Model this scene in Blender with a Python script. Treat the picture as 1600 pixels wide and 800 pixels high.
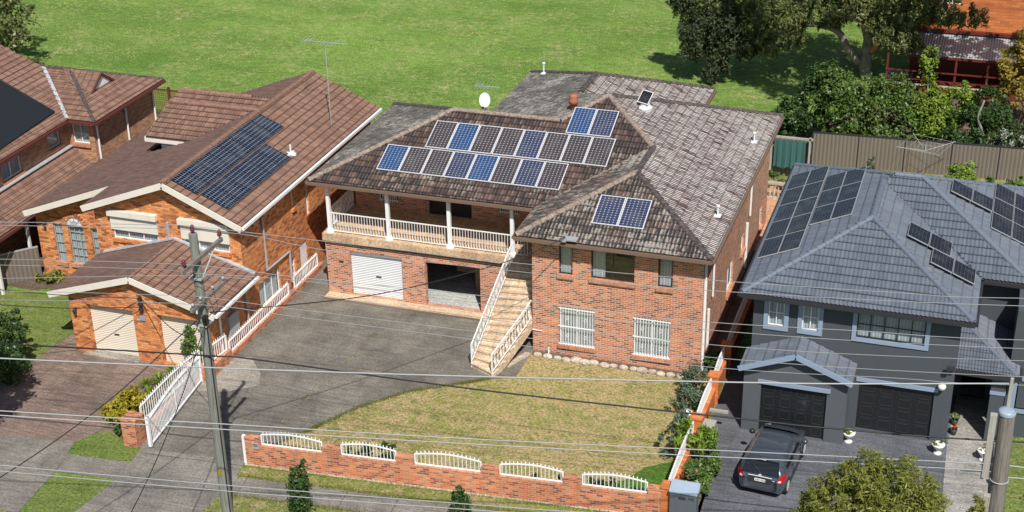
import bpy, bmesh, math, random
import numpy as np
from mathutils import Vector, Matrix
random.seed(7); rng=np.random.default_rng(7)
for o in list(bpy.data.objects): bpy.data.objects.remove(o)
S=bpy.context.scene
# ---------------------------------------------------------------- camera, sky, sun
CX,CY,CZ,YAW,PITCH,ROLL,FPX,PX,PY=16.85146,-51.72897,30.67515,-0.32726,0.47357,-0.01764,2353.87745,6.03903,53.18389
cd=bpy.data.cameras.new('camera'); cam=bpy.data.objects.new('camera',cd); S.collection.objects.link(cam)
fw=Vector((math.sin(YAW)*math.cos(PITCH),math.cos(YAW)*math.cos(PITCH),-math.sin(PITCH)))
r0=Vector((math.cos(YAW),-math.sin(YAW),0)); u0=r0.cross(fw)
rr=math.cos(ROLL)*r0+math.sin(ROLL)*u0; uu=-math.sin(ROLL)*r0+math.cos(ROLL)*u0
Mc=Matrix((rr,uu,-fw)).transposed().to_4x4(); Mc.translation=Vector((CX,CY,CZ)); cam.matrix_world=Mc
cd.sensor_width=36; cd.lens=FPX/1600*36; cd.shift_x=-PX/1600; cd.shift_y=PY/1600; cd.clip_end=2000; cd.clip_start=.5
S.camera=cam
SUN_EL=math.radians(52); sd=Vector((.485,-.875,0)).normalized()*math.cos(SUN_EL)+Vector((0,0,math.sin(SUN_EL)))
w=bpy.data.worlds.new('World'); S.world=w; w.use_nodes=True; nt=w.node_tree; bg=nt.nodes['Background']
sky=nt.nodes.new('ShaderNodeTexSky'); sky.sky_type='NISHITA'; sky.sun_disc=False; sky.sun_elevation=SUN_EL
sky.sun_rotation=math.atan2(sd.x,sd.y); sky.air_density=1.0; sky.dust_density=1.0; sky.ozone_density=1.5
nt.links.new(sky.outputs[0],bg.inputs[0]); bg.inputs[1].default_value=.068
sl=bpy.data.lights.new('sun','SUN'); sl.energy=4.7; sl.angle=math.radians(.53); sl.color=(1,.96,.9)
so=bpy.data.objects.new('sun',sl); S.collection.objects.link(so); so.rotation_euler=sd.to_track_quat('Z','Y').to_euler(); so.location=(20,-40,60)
S.view_settings.view_transform='Standard'; S.view_settings.look='None'; S.view_settings.gamma=1; S.view_settings.exposure=0.25
S.render.engine='CYCLES'
# ---------------------------------------------------------------- materials
MATS={}
class NT:
    def __init__(s,name):
        s.m=bpy.data.materials.new(name); s.m.use_nodes=True; s.t=s.m.node_tree; s.b=s.t.nodes['Principled BSDF']; s.n=0
    def node(s,typ,**k):
        n=s.t.nodes.new(typ)
        for a,v in k.items(): setattr(n,a,v)
        return n
    def link(s,a,b): s.t.links.new(a,b)
    def put(s,v,sock):
        if isinstance(v,(int,float)): sock.default_value=v
        elif isinstance(v,(tuple,list)): sock.default_value=tuple(v)+((1,) if len(v)==3 and len(sock.default_value)==4 else ())
        else: s.link(v,sock)
    def math(s,op,a,b=0,c=0,clamp=False):
        n=s.node('ShaderNodeMath',operation=op); n.use_clamp=clamp
        s.put(a,n.inputs[0]); s.put(b,n.inputs[1]); s.put(c,n.inputs[2]); return n.outputs[0]
    def vmath(s,op,a,b=(0,0,0)):
        n=s.node('ShaderNodeVectorMath',operation=op); s.put(a,n.inputs[0]); s.put(b,n.inputs[1]); return n.outputs[0]
    def pos(s): return s.node('ShaderNodeNewGeometry').outputs['Position']
    def uv(s): return s.node('ShaderNodeTexCoord').outputs['UV']
    def obj(s): return s.node('ShaderNodeTexCoord').outputs['Object']
    def mapping(s,v,scale=(1,1,1),rot=(0,0,0),loc=(0,0,0)):
        n=s.node('ShaderNodeMapping'); s.link(v,n.inputs[0]); n.inputs['Scale'].default_value=scale; n.inputs['Rotation'].default_value=rot; n.inputs['Location'].default_value=loc; return n.outputs[0]
    def noise(s,v,scale,detail=3,rough=.55,dist=0):
        n=s.node('ShaderNodeTexNoise'); s.link(v,n.inputs['Vector']); n.inputs['Scale'].default_value=scale; n.inputs['Detail'].default_value=detail; n.inputs['Roughness'].default_value=rough; n.inputs['Distortion'].default_value=dist; return n.outputs['Fac']
    def white(s,v,dim='3D'):
        n=s.node('ShaderNodeTexWhiteNoise',noise_dimensions=dim); s.link(v,n.inputs['Vector']); return n.outputs['Value']
    def voro(s,v,scale,feature='F1'):
        n=s.node('ShaderNodeTexVoronoi',feature=feature); s.link(v,n.inputs['Vector']); n.inputs['Scale'].default_value=scale; return n
    def ramp(s,f,stops,interp='LINEAR'):
        n=s.node('ShaderNodeValToRGB'); s.put(f,n.inputs[0]); cr=n.color_ramp; cr.interpolation=interp
        while len(cr.elements)<len(stops): cr.elements.new(.5)
        for e,(p,c) in zip(cr.elements,stops): e.position=p; e.color=(tuple(c)+(1,))[:4] if not isinstance(c,(int,float)) else (c,c,c,1)
        return n.outputs[0]
    def step(s,f,lo,hi):
        n=s.node('ShaderNodeMapRange'); s.put(f,n.inputs[0]); n.inputs[1].default_value=lo; n.inputs[2].default_value=hi; n.clamp=True; return n.outputs[0]
    def mix(s,f,a,b,mode='MIX'):
        n=s.node('ShaderNodeMix',data_type='RGBA',blend_type=mode); s.put(f,n.inputs['Factor'])
        s.put(a,n.inputs[6]); s.put(b,n.inputs[7]); return n.outputs[2]
    def sep(s,v):
        n=s.node('ShaderNodeSeparateXYZ'); s.link(v,n.inputs[0]); return n.outputs
    def comb(s,x=0,y=0,z=0):
        n=s.node('ShaderNodeCombineXYZ'); s.put(x,n.inputs[0]); s.put(y,n.inputs[1]); s.put(z,n.inputs[2]); return n.outputs[0]
    def bump(s,h,strength=.5,dist=.02):
        n=s.node('ShaderNodeBump'); s.link(h,n.inputs['Height']); n.inputs['Strength'].default_value=strength; n.inputs['Distance'].default_value=dist; s.link(n.outputs[0],s.b.inputs['Normal'])
    def fin(s,col,rough=.8,metal=0,spec=None):
        s.put(col,s.b.inputs['Base Color']); s.put(rough,s.b.inputs['Roughness']); s.put(metal,s.b.inputs['Metallic'])
        if spec is not None: s.b.inputs['Specular IOR Level'].default_value=spec
        MATS[s.m.name]=s.m; return s.m
def simple(name,col,rough=.7,metal=0,var=.12,scale=6,bump=0,spec=None):
    t=NT(name); n=t.noise(t.pos(),scale,4,.6)
    c=t.mix(t.step(n,.3,.7),tuple(x*(1-var) for x in col),tuple(min(1,x*(1+var)) for x in col))
    if bump: t.bump(t.noise(t.pos(),scale*12,3),bump,.01)
    return t.fin(c,rough,metal,spec)
def brick(name,stops,mortar,bw=.24,bh=.086,mw=.011,rockface=0,grime=.25):
    t=NT(name); u,v,_=t.sep(t.uv())
    row=t.math('FLOOR',t.math('DIVIDE',v,bh)); off=t.math('MULTIPLY',t.math('MODULO',t.math('ABSOLUTE',row),2),.5)
    uc=t.math('ADD',t.math('DIVIDE',u,bw),off); col=t.math('FLOOR',uc)
    fu=t.math('MULTIPLY',t.math('FRACT',uc),bw); fv=t.math('MULTIPLY',t.math('FRACT',t.math('DIVIDE',v,bh)),bh)
    eu=t.math('MINIMUM',fu,t.math('SUBTRACT',bw,fu)); ev=t.math('MINIMUM',fv,t.math('SUBTRACT',bh,fv))
    e=t.math('MINIMUM',eu,ev); m=t.step(e,mw*.5,mw*.5+.004)
    rid=t.white(t.comb(col,row,0)); n2=t.noise(t.pos(),.9,3); f=t.math('ADD',t.math('MULTIPLY',rid,.86),t.math('MULTIPLY',n2,.14))
    bc=t.ramp(f,stops); n=t.noise(t.uv(),30,4,.7)
    bc=t.mix(.5,bc,t.ramp(n,[(.3,.35),(.7,.95)]),'OVERLAY') if rockface else t.mix(.3,bc,t.ramp(n,[(.3,.4),(.7,.8)]),'OVERLAY')
    fd=t.noise(t.mapping(t.pos(),(.6,.6,1.1)),.55,5,.6); bc=t.mix(.45,bc,t.ramp(fd,[(.32,.28),(.68,.72)]),'OVERLAY')
    c=t.mix(m,mortar,bc); g=t.step(t.noise(t.mapping(t.pos(),(1,1,.35)),1.3,5,.65),.5,.85)
    c=t.mix(t.math('MULTIPLY',g,grime),c,tuple(x*.55 for x in stops[0][1]))
    h=t.math('ADD',m,t.math('MULTIPLY',n,.9 if rockface else .25)); t.bump(h,.55 if rockface else .4,.03 if rockface else .012)
    return t.fin(c,.85)
brick('brick_red',[(0,(.13,.075,.07)),(.16,(.17,.08,.065)),(.26,(.36,.125,.065)),(.5,(.45,.155,.072)),(.75,(.52,.19,.092)),(1,(.58,.26,.145))],(.60,.47,.36),mw=.016)
brick('brick_fence',[(0,(.14,.06,.05)),(.2,(.22,.075,.05)),(.3,(.42,.115,.05)),(.6,(.52,.165,.07)),(1,(.6,.26,.13))],(.48,.32,.22),mw=.014)
brick('brick_orange',[(0,(.16,.065,.035)),(.16,(.28,.10,.045)),(.32,(.50,.165,.055)),(.65,(.61,.215,.07)),(1,(.68,.32,.13))],(.42,.19,.08),bw=.25,bh=.1,mw=.010,rockface=1,grime=.12)
brick('brick_tan',[(0,(.24,.11,.06)),(.5,(.42,.21,.11)),(1,(.5,.29,.17))],(.42,.27,.17),rockface=1)
brick('brick_far',[(0,(.36,.10,.03)),(.5,(.50,.15,.04)),(1,(.58,.20,.06))],(.4,.14,.06),bw=.5,bh=.17,mw=.02)
brick('brick_sill',[(0,(.30,.11,.06)),(.5,(.46,.17,.08)),(1,(.56,.25,.13))],(.42,.3,.22),bw=.086,bh=.3,mw=.012)
def tile(name,stops,lichen,lamt,tw=.3,tl=.36,mossc=None,rough=.85,rib=.5,ribc=None,lscale=5,joint=.55,rnd=.3,jw=.17,ribf=.45):
    t=NT(name); u,v,_=t.sep(t.uv())
    hu=t.math('FLOOR',t.math('DIVIDE',u,tw*.5)); cv=t.math('FLOOR',t.math('DIVIDE',v,tl))
    rid=t.white(t.comb(hu,cv,0)); n2=t.noise(t.pos(),.8,5,.65); n3=t.noise(t.mapping(t.uv(),(9,1.6,1)),1,4,.7)
    f=t.math('ADD',t.math('MULTIPLY',rid,rnd),t.math('ADD',t.math('MULTIPLY',n2,.55-rnd*.5),t.math('MULTIPLY',n3,.45-rnd*.5)))
    f=t.step(f,.18,.82); c=t.ramp(f,stops)
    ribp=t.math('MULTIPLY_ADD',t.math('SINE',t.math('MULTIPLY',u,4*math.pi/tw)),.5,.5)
    l=t.math('ADD',t.math('MULTIPLY',t.noise(t.mapping(t.uv(),(1,.55,1)),lscale*2.4,6,.8),.6),t.math('MULTIPLY',t.noise(t.pos(),.5,4),.4))
    l=t.math('ADD',l,t.math('MULTIPLY',t.math('SUBTRACT',ribp,.5),rib*.16)); l=t.math('ADD',l,t.math('MULTIPLY',t.math('SUBTRACT',rid,.5),.06))
    lm=t.step(l,lamt,lamt+.07); lc=t.mix(t.noise(t.uv(),26,3,.8),tuple(x*.55 for x in lichen),tuple(min(1,x*1.12) for x in lichen))
    c=t.mix(t.math('MULTIPLY',lm,.88),c,lc)
    if ribc: c=t.mix(t.math('MULTIPLY',t.math('MULTIPLY',t.step(ribp,.5,.75),t.step(t.noise(t.mapping(t.uv(),(6,1.1,1)),1,4,.7),.38,.55)),ribf),c,ribc)  # pale rib tops: lichen, with the ribs' sun highlights put into the colour
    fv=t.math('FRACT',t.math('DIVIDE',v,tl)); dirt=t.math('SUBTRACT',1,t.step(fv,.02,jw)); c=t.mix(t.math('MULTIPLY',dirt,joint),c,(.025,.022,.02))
    if mossc:
        k=t.step(t.noise(t.pos(),1.6,5,.75),.5,.72); c=t.mix(t.math('MULTIPLY',k,.5),c,mossc)
    t.bump(t.noise(t.uv(),45,3,.7),.35,.012)
    return t.fin(c,rough)
DK=[(0,(.022,.018,.018)),(.35,(.05,.032,.028)),(.6,(.105,.052,.038)),(.82,(.17,.088,.062)),(1,(.24,.15,.11))]
DK=[(0,(.012,.011,.011)),(.35,(.030,.023,.022)),(.62,(.066,.038,.031)),(.84,(.115,.068,.053)),(1,(.19,.13,.105))]
tile('tile_dark_front',DK,(.38,.355,.31),.565,joint=.8,ribc=(.20,.14,.11),ribf=.32,jw=.24,lscale=1.9,rnd=.5)
tile('tile_dark_block',DK,(.38,.36,.315),.515,joint=.75,ribc=(.28,.25,.21),ribf=.35,jw=.24,lscale=1.9,rnd=.5)
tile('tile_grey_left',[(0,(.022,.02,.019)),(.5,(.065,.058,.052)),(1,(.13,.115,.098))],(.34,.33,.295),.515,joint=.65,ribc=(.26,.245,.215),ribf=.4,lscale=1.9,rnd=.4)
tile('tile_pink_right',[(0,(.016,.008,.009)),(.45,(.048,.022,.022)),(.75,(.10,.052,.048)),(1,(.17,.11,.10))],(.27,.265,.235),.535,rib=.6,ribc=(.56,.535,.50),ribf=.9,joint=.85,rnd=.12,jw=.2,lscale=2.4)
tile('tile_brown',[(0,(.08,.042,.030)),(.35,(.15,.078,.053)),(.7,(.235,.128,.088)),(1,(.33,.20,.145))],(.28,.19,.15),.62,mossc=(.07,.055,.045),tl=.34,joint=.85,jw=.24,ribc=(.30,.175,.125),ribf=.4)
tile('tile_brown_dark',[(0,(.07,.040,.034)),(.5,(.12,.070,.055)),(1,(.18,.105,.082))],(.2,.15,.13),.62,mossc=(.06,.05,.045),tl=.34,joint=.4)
tile('tile_slate',[(0,(.065,.078,.10)),(.5,(.105,.124,.155)),(1,(.15,.173,.208))],(.2,.21,.22),.70,rough=.6,tl=.4,rnd=.2,joint=.75)
simple('mortar_cap',(.24,.19,.155),.9,var=.5,scale=9); simple('cap_dark',(.075,.06,.055),.9,var=.7,scale=7); simple('cap_brown',(.22,.12,.085),.85,var=.3,scale=7)
simple('cap_slate',(.125,.15,.19),.6,var=.1); simple('ridge_flash',(.52,.54,.56),.5,.3,var=.2)
def painted(name,col,rough=.45,dirt=.25):
    t=NT(name); n=t.noise(t.mapping(t.pos(),(1,1,.3)),2.5,5,.65); c=t.mix(t.math('MULTIPLY',t.step(n,.45,.8),dirt),col,tuple(x*.55 for x in col)); return t.fin(c,rough)
painted('white_paint',(.80,.80,.79)); painted('cream_paint',(.72,.68,.60)); painted('grey_paint',(.34,.35,.36)); painted('white_pvc',(.78,.8,.83))
painted('brown_fascia',(.17,.115,.085),.5); painted('red_fascia',(.12,.032,.026),.5); painted('pale_blue_trim',(.24,.31,.42),.5,.12)
painted('render_dark',(.062,.072,.084),.75,.2); painted('render_mid',(.085,.094,.105),.75,.2); painted('render_brown',(.19,.115,.065),.8,.3)
painted('black_door',(.014,.015,.017),.35,.1); painted('green_cloth',(.035,.115,.105),.9,.35); painted('steel',(.36,.37,.38),.4); painted('dark_metal',(.03,.032,.036),.45)
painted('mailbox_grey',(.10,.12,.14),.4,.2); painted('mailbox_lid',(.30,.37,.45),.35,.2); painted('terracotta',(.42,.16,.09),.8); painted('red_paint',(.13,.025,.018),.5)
painted('teal_board',(.04,.12,.115),.7)
def concrete(name,a,b,stain=.5,scale=1.2,crack=.0,joint=None,rough=.9,tint=None):
    t=NT(name); p=t.pos(); n=t.noise(p,scale*.5,6,.62); c=t.mix(t.step(n,.32,.68),a,b)
    f=t.noise(p,11,7,.82); c=t.mix(.75,c,t.ramp(f,[(.34,.15),(.66,.88)]),'OVERLAY')
    wv=t.noise(t.mapping(p,(.5,3.5,1),(0,0,.15)),1.6,6,.75); c=t.mix(.4,c,t.ramp(wv,[(.35,.2),(.65,.8)]),'OVERLAY')
    s=t.step(t.noise(t.mapping(p,(1,.35,1),(0,0,.3)),scale*1.1,6,.7,.6),.5,.78); c=t.mix(t.math('MULTIPLY',s,stain),c,tuple(x*.42 for x in a))
    s2=t.step(t.noise(p,scale*2.6,5,.7),.6,.74); c=t.mix(t.math('MULTIPLY',s2,.35),c,tuple(min(1,x*1.4) for x in b))
    if crack:
        vn=t.voro(t.vmath('ADD',p,t.vmath('MULTIPLY',t.comb(t.noise(p,1.5,4),t.noise(p,1.7,4),0),(1.2,1.2,0))),crack,'DISTANCE_TO_EDGE'); k=t.math('SUBTRACT',1,t.step(vn.outputs['Distance'],.0,.012)); c=t.mix(t.math('MULTIPLY',k,.16),c,(.02,.02,.018))
    if joint:
        x,y,_=t.sep(t.mapping(p,(1,1,1),(0,0,joint[2])))
        fx=t.math('FRACT',t.math('DIVIDE',x,joint[0])); fy=t.math('FRACT',t.math('DIVIDE',y,joint[1]))
        k=t.math('MAXIMUM',t.math('LESS_THAN',fx,.03/joint[0]),t.math('LESS_THAN',fy,.03/joint[1])); c=t.mix(t.math('MULTIPLY',k,.32),c,tuple(q*.4 for q in a))
        rid=t.white(t.comb(t.math('FLOOR',t.math('DIVIDE',x,joint[0])),t.math('FLOOR',t.math('DIVIDE',y,joint[1])),0)); c=t.mix(.18,c,t.ramp(rid,[(0,.2),(1,.8)]),'OVERLAY')
    t.bump(f,.3,.01)
    return t.fin(c,rough)
concrete('concrete_drive',(.098,.089,.076),(.205,.185,.155),.6,.9,.16)
concrete('concrete_path',(.125,.115,.10),(.225,.205,.178),.5,1.1,.2)
concrete('concrete_light',(.22,.20,.17),(.33,.30,.255),.4,1.3)
concrete('stamped_brown',(.13,.095,.078),(.24,.17,.135),.7,.8,0,(.4,.2,.1))
concrete('stamped_tan',(.46,.34,.22),(.60,.46,.31),.3,1.3); concrete('slate_pavers',(.078,.082,.095),(.115,.12,.135),.25,1.0,0,(1.9,1.0,.08))
concrete('crazy_stone',(.20,.19,.175),(.34,.32,.29),.35,2.0,1.6); concrete('asphalt',(.04,.04,.042),(.06,.06,.06),.3); concrete('garage_floor',(.34,.35,.33),(.44,.44,.41),.2)
concrete('tan_tile',(.45,.31,.19),(.57,.41,.26),.25,1.5,0,(.33,.33,0)); concrete('sandstone',(.36,.30,.24),(.48,.41,.33),.4,3); concrete('soil',(.075,.052,.038),(.14,.10,.07),.4,3)
concrete('terracotta_floor',(.42,.22,.12),(.55,.31,.18),.2,2,0,(.3,.3,0)); concrete('stair_tile',(.50,.38,.26),(.66,.52,.37),.25,1.8,0,(.33,.9,0))
def grass(name,a,b,dry,dryamt,flowers=0,shadeblot=1):
    t=NT(name); p=t.pos(); n=t.noise(t.mapping(p,(.8,1.5,1)),.13,7,.66); c=t.mix(t.step(n,.38,.64),a,b); nb=t.noise(t.mapping(p,(.5,1.2,1),(0,0,.2)),.06,4,.6); c=t.mix(t.math('MULTIPLY',t.step(nb,.5,.66),.45),c,tuple(min(1,x*1.5) for x in b))
    n1=t.noise(t.mapping(p,(1,2.2,1)),1.1,5,.7); c=t.mix(t.math('MULTIPLY',t.step(n1,.42,.66),.55),c,tuple(x*.62 for x in a))
    n2=t.noise(p,2.3,5,.72); n3=t.noise(p,16,5,.8); dd=t.math('ADD',t.math('MULTIPLY',n2,.45),t.math('ADD',t.math('MULTIPLY',n3,.35),t.math('MULTIPLY',t.noise(p,.35,3),.2)))
    c=t.mix(t.step(dd,dryamt,dryamt+.09),c,t.mix(n3,tuple(x*.6 for x in dry),tuple(x*1.25 for x in dry)))
    c=t.mix(.8,c,t.ramp(t.noise(p,9,7,.85),[(.36,.08),(.64,.92)]),'OVERLAY')
    if flowers:
        v=t.voro(p,3.0); m=t.math('MULTIPLY',t.math('LESS_THAN',v.outputs['Distance'],.2),t.step(t.noise(t.mapping(p,(.7,1.6,1)),.13,5,.7),.56,.62))
        m=t.math('MULTIPLY',m,t.step(t.white(v.outputs['Color']),.25,.3)); c=t.mix(t.math('MULTIPLY',m,.8),c,(.55,.52,.10))
    t.bump(t.noise(p,22,4,.85),.7,.05)
    return t.fin(c,.95,0,.15)
grass('grass_field',(.105,.195,.032),(.175,.27,.055),(.35,.335,.145),.51,1)
grass('grass_dry',(.15,.17,.045),(.235,.225,.07),(.40,.31,.155),.445)
grass('grass_verge',(.15,.18,.045),(.21,.23,.07),(.35,.28,.15),.485)
grass('grass_lush_shaded',(.055,.12,.018),(.09,.165,.028),(.16,.2,.05),.6)
grass('grass_lush',(.115,.165,.036),(.175,.22,.06),(.27,.255,.11),.51)
def leaf(name,stops,rough=.55,trans=.25):
    t=NT(name); g=t.node('ShaderNodeNewGeometry'); r=g.outputs['Random Per Island']; n=t.noise(t.pos(),1.1,3)
    c=t.ramp(t.math('ADD',t.math('MULTIPLY',r,.7),t.math('MULTIPLY',n,.3)),stops)
    t.fin(c,rough,0,.3); tr=t.node('ShaderNodeBsdfTranslucent'); t.link(c,tr.inputs[0]); mx=t.node('ShaderNodeMixShader'); mx.inputs[0].default_value=trans
    t.link(t.b.outputs[0],mx.inputs[1]); t.link(tr.outputs[0],mx.inputs[2]); t.link(mx.outputs[0],t.t.nodes['Material Output'].inputs[0]); return t.m
leaf('leaf_gum',[(0,(.05,.065,.02)),(.4,(.13,.16,.05)),(.75,(.21,.23,.08)),(1,(.32,.27,.13))],.4,.35)
leaf('leaf_gum_dark',[(0,(.025,.035,.014)),(.5,(.05,.07,.028)),(1,(.10,.11,.05))])
leaf('leaf_dark',[(0,(.018,.04,.012)),(.5,(.04,.085,.02)),(1,(.09,.15,.04))],.4)
leaf('leaf_mid',[(0,(.04,.08,.018)),(.5,(.09,.155,.03)),(.85,(.16,.235,.06)),(1,(.38,.4,.22))],.35)
leaf('leaf_bright',[(0,(.08,.15,.015)),(.5,(.16,.25,.025)),(1,(.27,.34,.05))])
leaf('leaf_yellow',[(0,(.12,.13,.015)),(.4,(.30,.26,.02)),(.8,(.46,.36,.03)),(1,(.5,.28,.06))])
leaf('leaf_ochre',[(0,(.10,.08,.015)),(.5,(.24,.19,.03)),(1,(.38,.29,.05))])
leaf('leaf_olive',[(0,(.07,.095,.015)),(.5,(.20,.22,.04)),(1,(.38,.37,.10))],.5,.4)
leaf('leaf_greygreen',[(0,(.05,.08,.05)),(.5,(.10,.15,.09)),(1,(.17,.23,.14))])
leaf('leaf_white',[(0,(.10,.12,.08)),(.5,(.3,.33,.28)),(1,(.55,.56,.52))])
simple('bark_gum',(.25,.225,.20),.9,var=.45,scale=2.5,bump=.4); simple('bark_orange',(.48,.24,.13),.8,var=.25,scale=3); simple('bark',(.10,.075,.05),.9,var=.4,scale=4,bump=.4)
simple('petal_red',(.5,.02,.03)); simple('petal_pink',(.6,.12,.25))
def glassmat(name,tint=(.02,.025,.03),rough=.04):
    t=NT(name); return t.fin(tint,rough,0,.9)
glassmat('glass_dark'); glassmat('glass_car',(.012,.014,.016),.05)
def clearglass():
    t=NT('glass_clear'); g=t.node('ShaderNodeBsdfGlossy'); g.inputs['Roughness'].default_value=.03; tr=t.node('ShaderNodeBsdfTransparent'); tr.inputs[0].default_value=(.72,.78,.8,1)
    mx=t.node('ShaderNodeMixShader'); mx.inputs[0].default_value=.12; t.link(tr.outputs[0],mx.inputs[1]); t.link(g.outputs[0],mx.inputs[2]); t.link(mx.outputs[0],t.t.nodes['Material Output'].inputs[0]); MATS['glass_clear']=t.m
clearglass()
def curtain():
    t=NT('curtain'); u,v,_=t.sep(t.uv()); s=t.math('SINE',t.math('MULTIPLY',u,55)); c=t.mix(t.step(s,-1,1),(.5,.51,.52),(.78,.78,.76)); t.fin(c,.9)
curtain()
def shutter(name,col,pitch,horizontal=True,depth=.012):
    t=NT(name); u,v,_=t.sep(t.uv()); q=v if horizontal else u; s=t.math('SINE',t.math('MULTIPLY',q,2*math.pi/pitch)); c=t.mix(t.step(s,-1,-.55),tuple(x*.6 for x in col),col)
    c=t.mix(t.math('MULTIPLY',t.step(t.noise(t.pos(),1.5,5),.45,.8),.2),c,tuple(x*.6 for x in col)); t.bump(s,.6,depth); t.fin(c,.5)
shutter('roller_white',(.74,.78,.80),.085); shutter('roller_cream',(.78,.70,.58),.085,True,.006); shutter('colorbond_grey',(.185,.155,.13),.2,False,.02); shutter('colorbond_dark',(.16,.155,.14),.2,False,.02)
shutter('corrugated_roof',(.38,.39,.40),.15,False,.03); shutter('shutter_box',(.74,.73,.70),.06); shutter('timber_brown',(.12,.04,.025),.15)
def solar(name,base,line,dots,nx,ny,lw=.03,fr=.02,rough=.12,bluish=None):
    t=NT(name); u,v,_=t.sep(t.uv()); fu=t.math('FRACT',t.math('MULTIPLY',u,nx)); fv=t.math('FRACT',t.math('MULTIPLY',v,ny))
    eu=t.math('MINIMUM',fu,t.math('SUBTRACT',1,fu)); ev=t.math('MINIMUM',fv,t.math('SUBTRACT',1,fv))
    ln=t.math('LESS_THAN',t.math('MINIMUM',eu,ev),lw); c=t.mix(ln,base,line)
    d=t.math('LESS_THAN',t.math('ADD',eu,ev),.22); c=t.mix(t.math('MULTIPLY',d,dots),c,(.55,.57,.6))
    fe=t.math('MINIMUM',t.math('MINIMUM',u,t.math('SUBTRACT',1,u)),t.math('MINIMUM',v,t.math('SUBTRACT',1,v))); 
    c=t.mix(t.step(t.noise(t.pos(),1.6,4),.5,.8),c,t.mix(.25,c,(.2,.19,.17)))
    t.fin(c,rough,0,.3)
solar('solar_dark',(.050,.042,.046),(.11,.10,.105),.55,6,12,.05); solar('solar_blue',(.022,.055,.14),(.10,.15,.26),.5,6,12,.05); solar('solar_navy',(.034,.042,.085),(.10,.11,.16),.55,6,12,.05)
solar('solar_mono',(.006,.011,.026),(.33,.37,.43),0,7,6,.035,rough=.1); solar('solar_black',(.006,.007,.010),(.06,.066,.078),0,6,10,.05,rough=.22)
painted('alu',(.62,.63,.64),.35,.1)
def wood(name,a,b):
    t=NT(name); o=t.mapping(t.pos(),(7,7,.5)); n=t.noise(o,2.5,6,.7); c=t.mix(t.step(n,.3,.72),a,b); k=t.step(t.noise(t.mapping(t.pos(),(14,14,.35)),2,4),.6,.68); c=t.mix(t.math('MULTIPLY',k,.6),c,tuple(x*.3 for x in a)); t.bump(n,.7,.03); t.fin(c,.9)
wood('pole_wood',(.12,.105,.092),(.27,.24,.215)); wood('pole_grey',(.14,.145,.13),(.27,.27,.245)); wood('timber_grey',(.28,.26,.235),(.45,.42,.38))
painted('ceramic',(.11,.028,.04),.25,0); painted('cable_grey',(.27,.28,.29),.5,0); painted('cable_white',(.33,.34,.35),.5,0); painted('cable_black',(.015,.016,.018),.5,0)
painted('car_paint',(.075,.09,.112),.22,0); MATS['car_paint'].node_tree.nodes['Principled BSDF'].inputs['Metallic'].default_value=.35; MATS['car_paint'].node_tree.nodes['Principled BSDF'].inputs['Coat Weight'].default_value=.8
painted('tyre',(.015,.015,.015),.8,0); painted('lamp_red',(.42,.008,.008),.15,0); painted('lamp_clear',(.6,.6,.62),.1,0); painted('plate_white',(.75,.76,.72),.4,0); painted('ink',(.03,.03,.04),.6,0)
painted('solar_mat',(.012,.014,.017),.55,0); painted('plaster_white',(.72,.71,.68),.7,.3); painted('lead_grey',(.30,.32,.34),.5,.3); painted('clay_pot',(.36,.12,.07),.8,.3); painted('blue_tarp',(.02,.08,.25),.6,.2)
painted('timber_brown_lattice',(.17,.085,.04),.8,.3)
M=MATS
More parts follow.
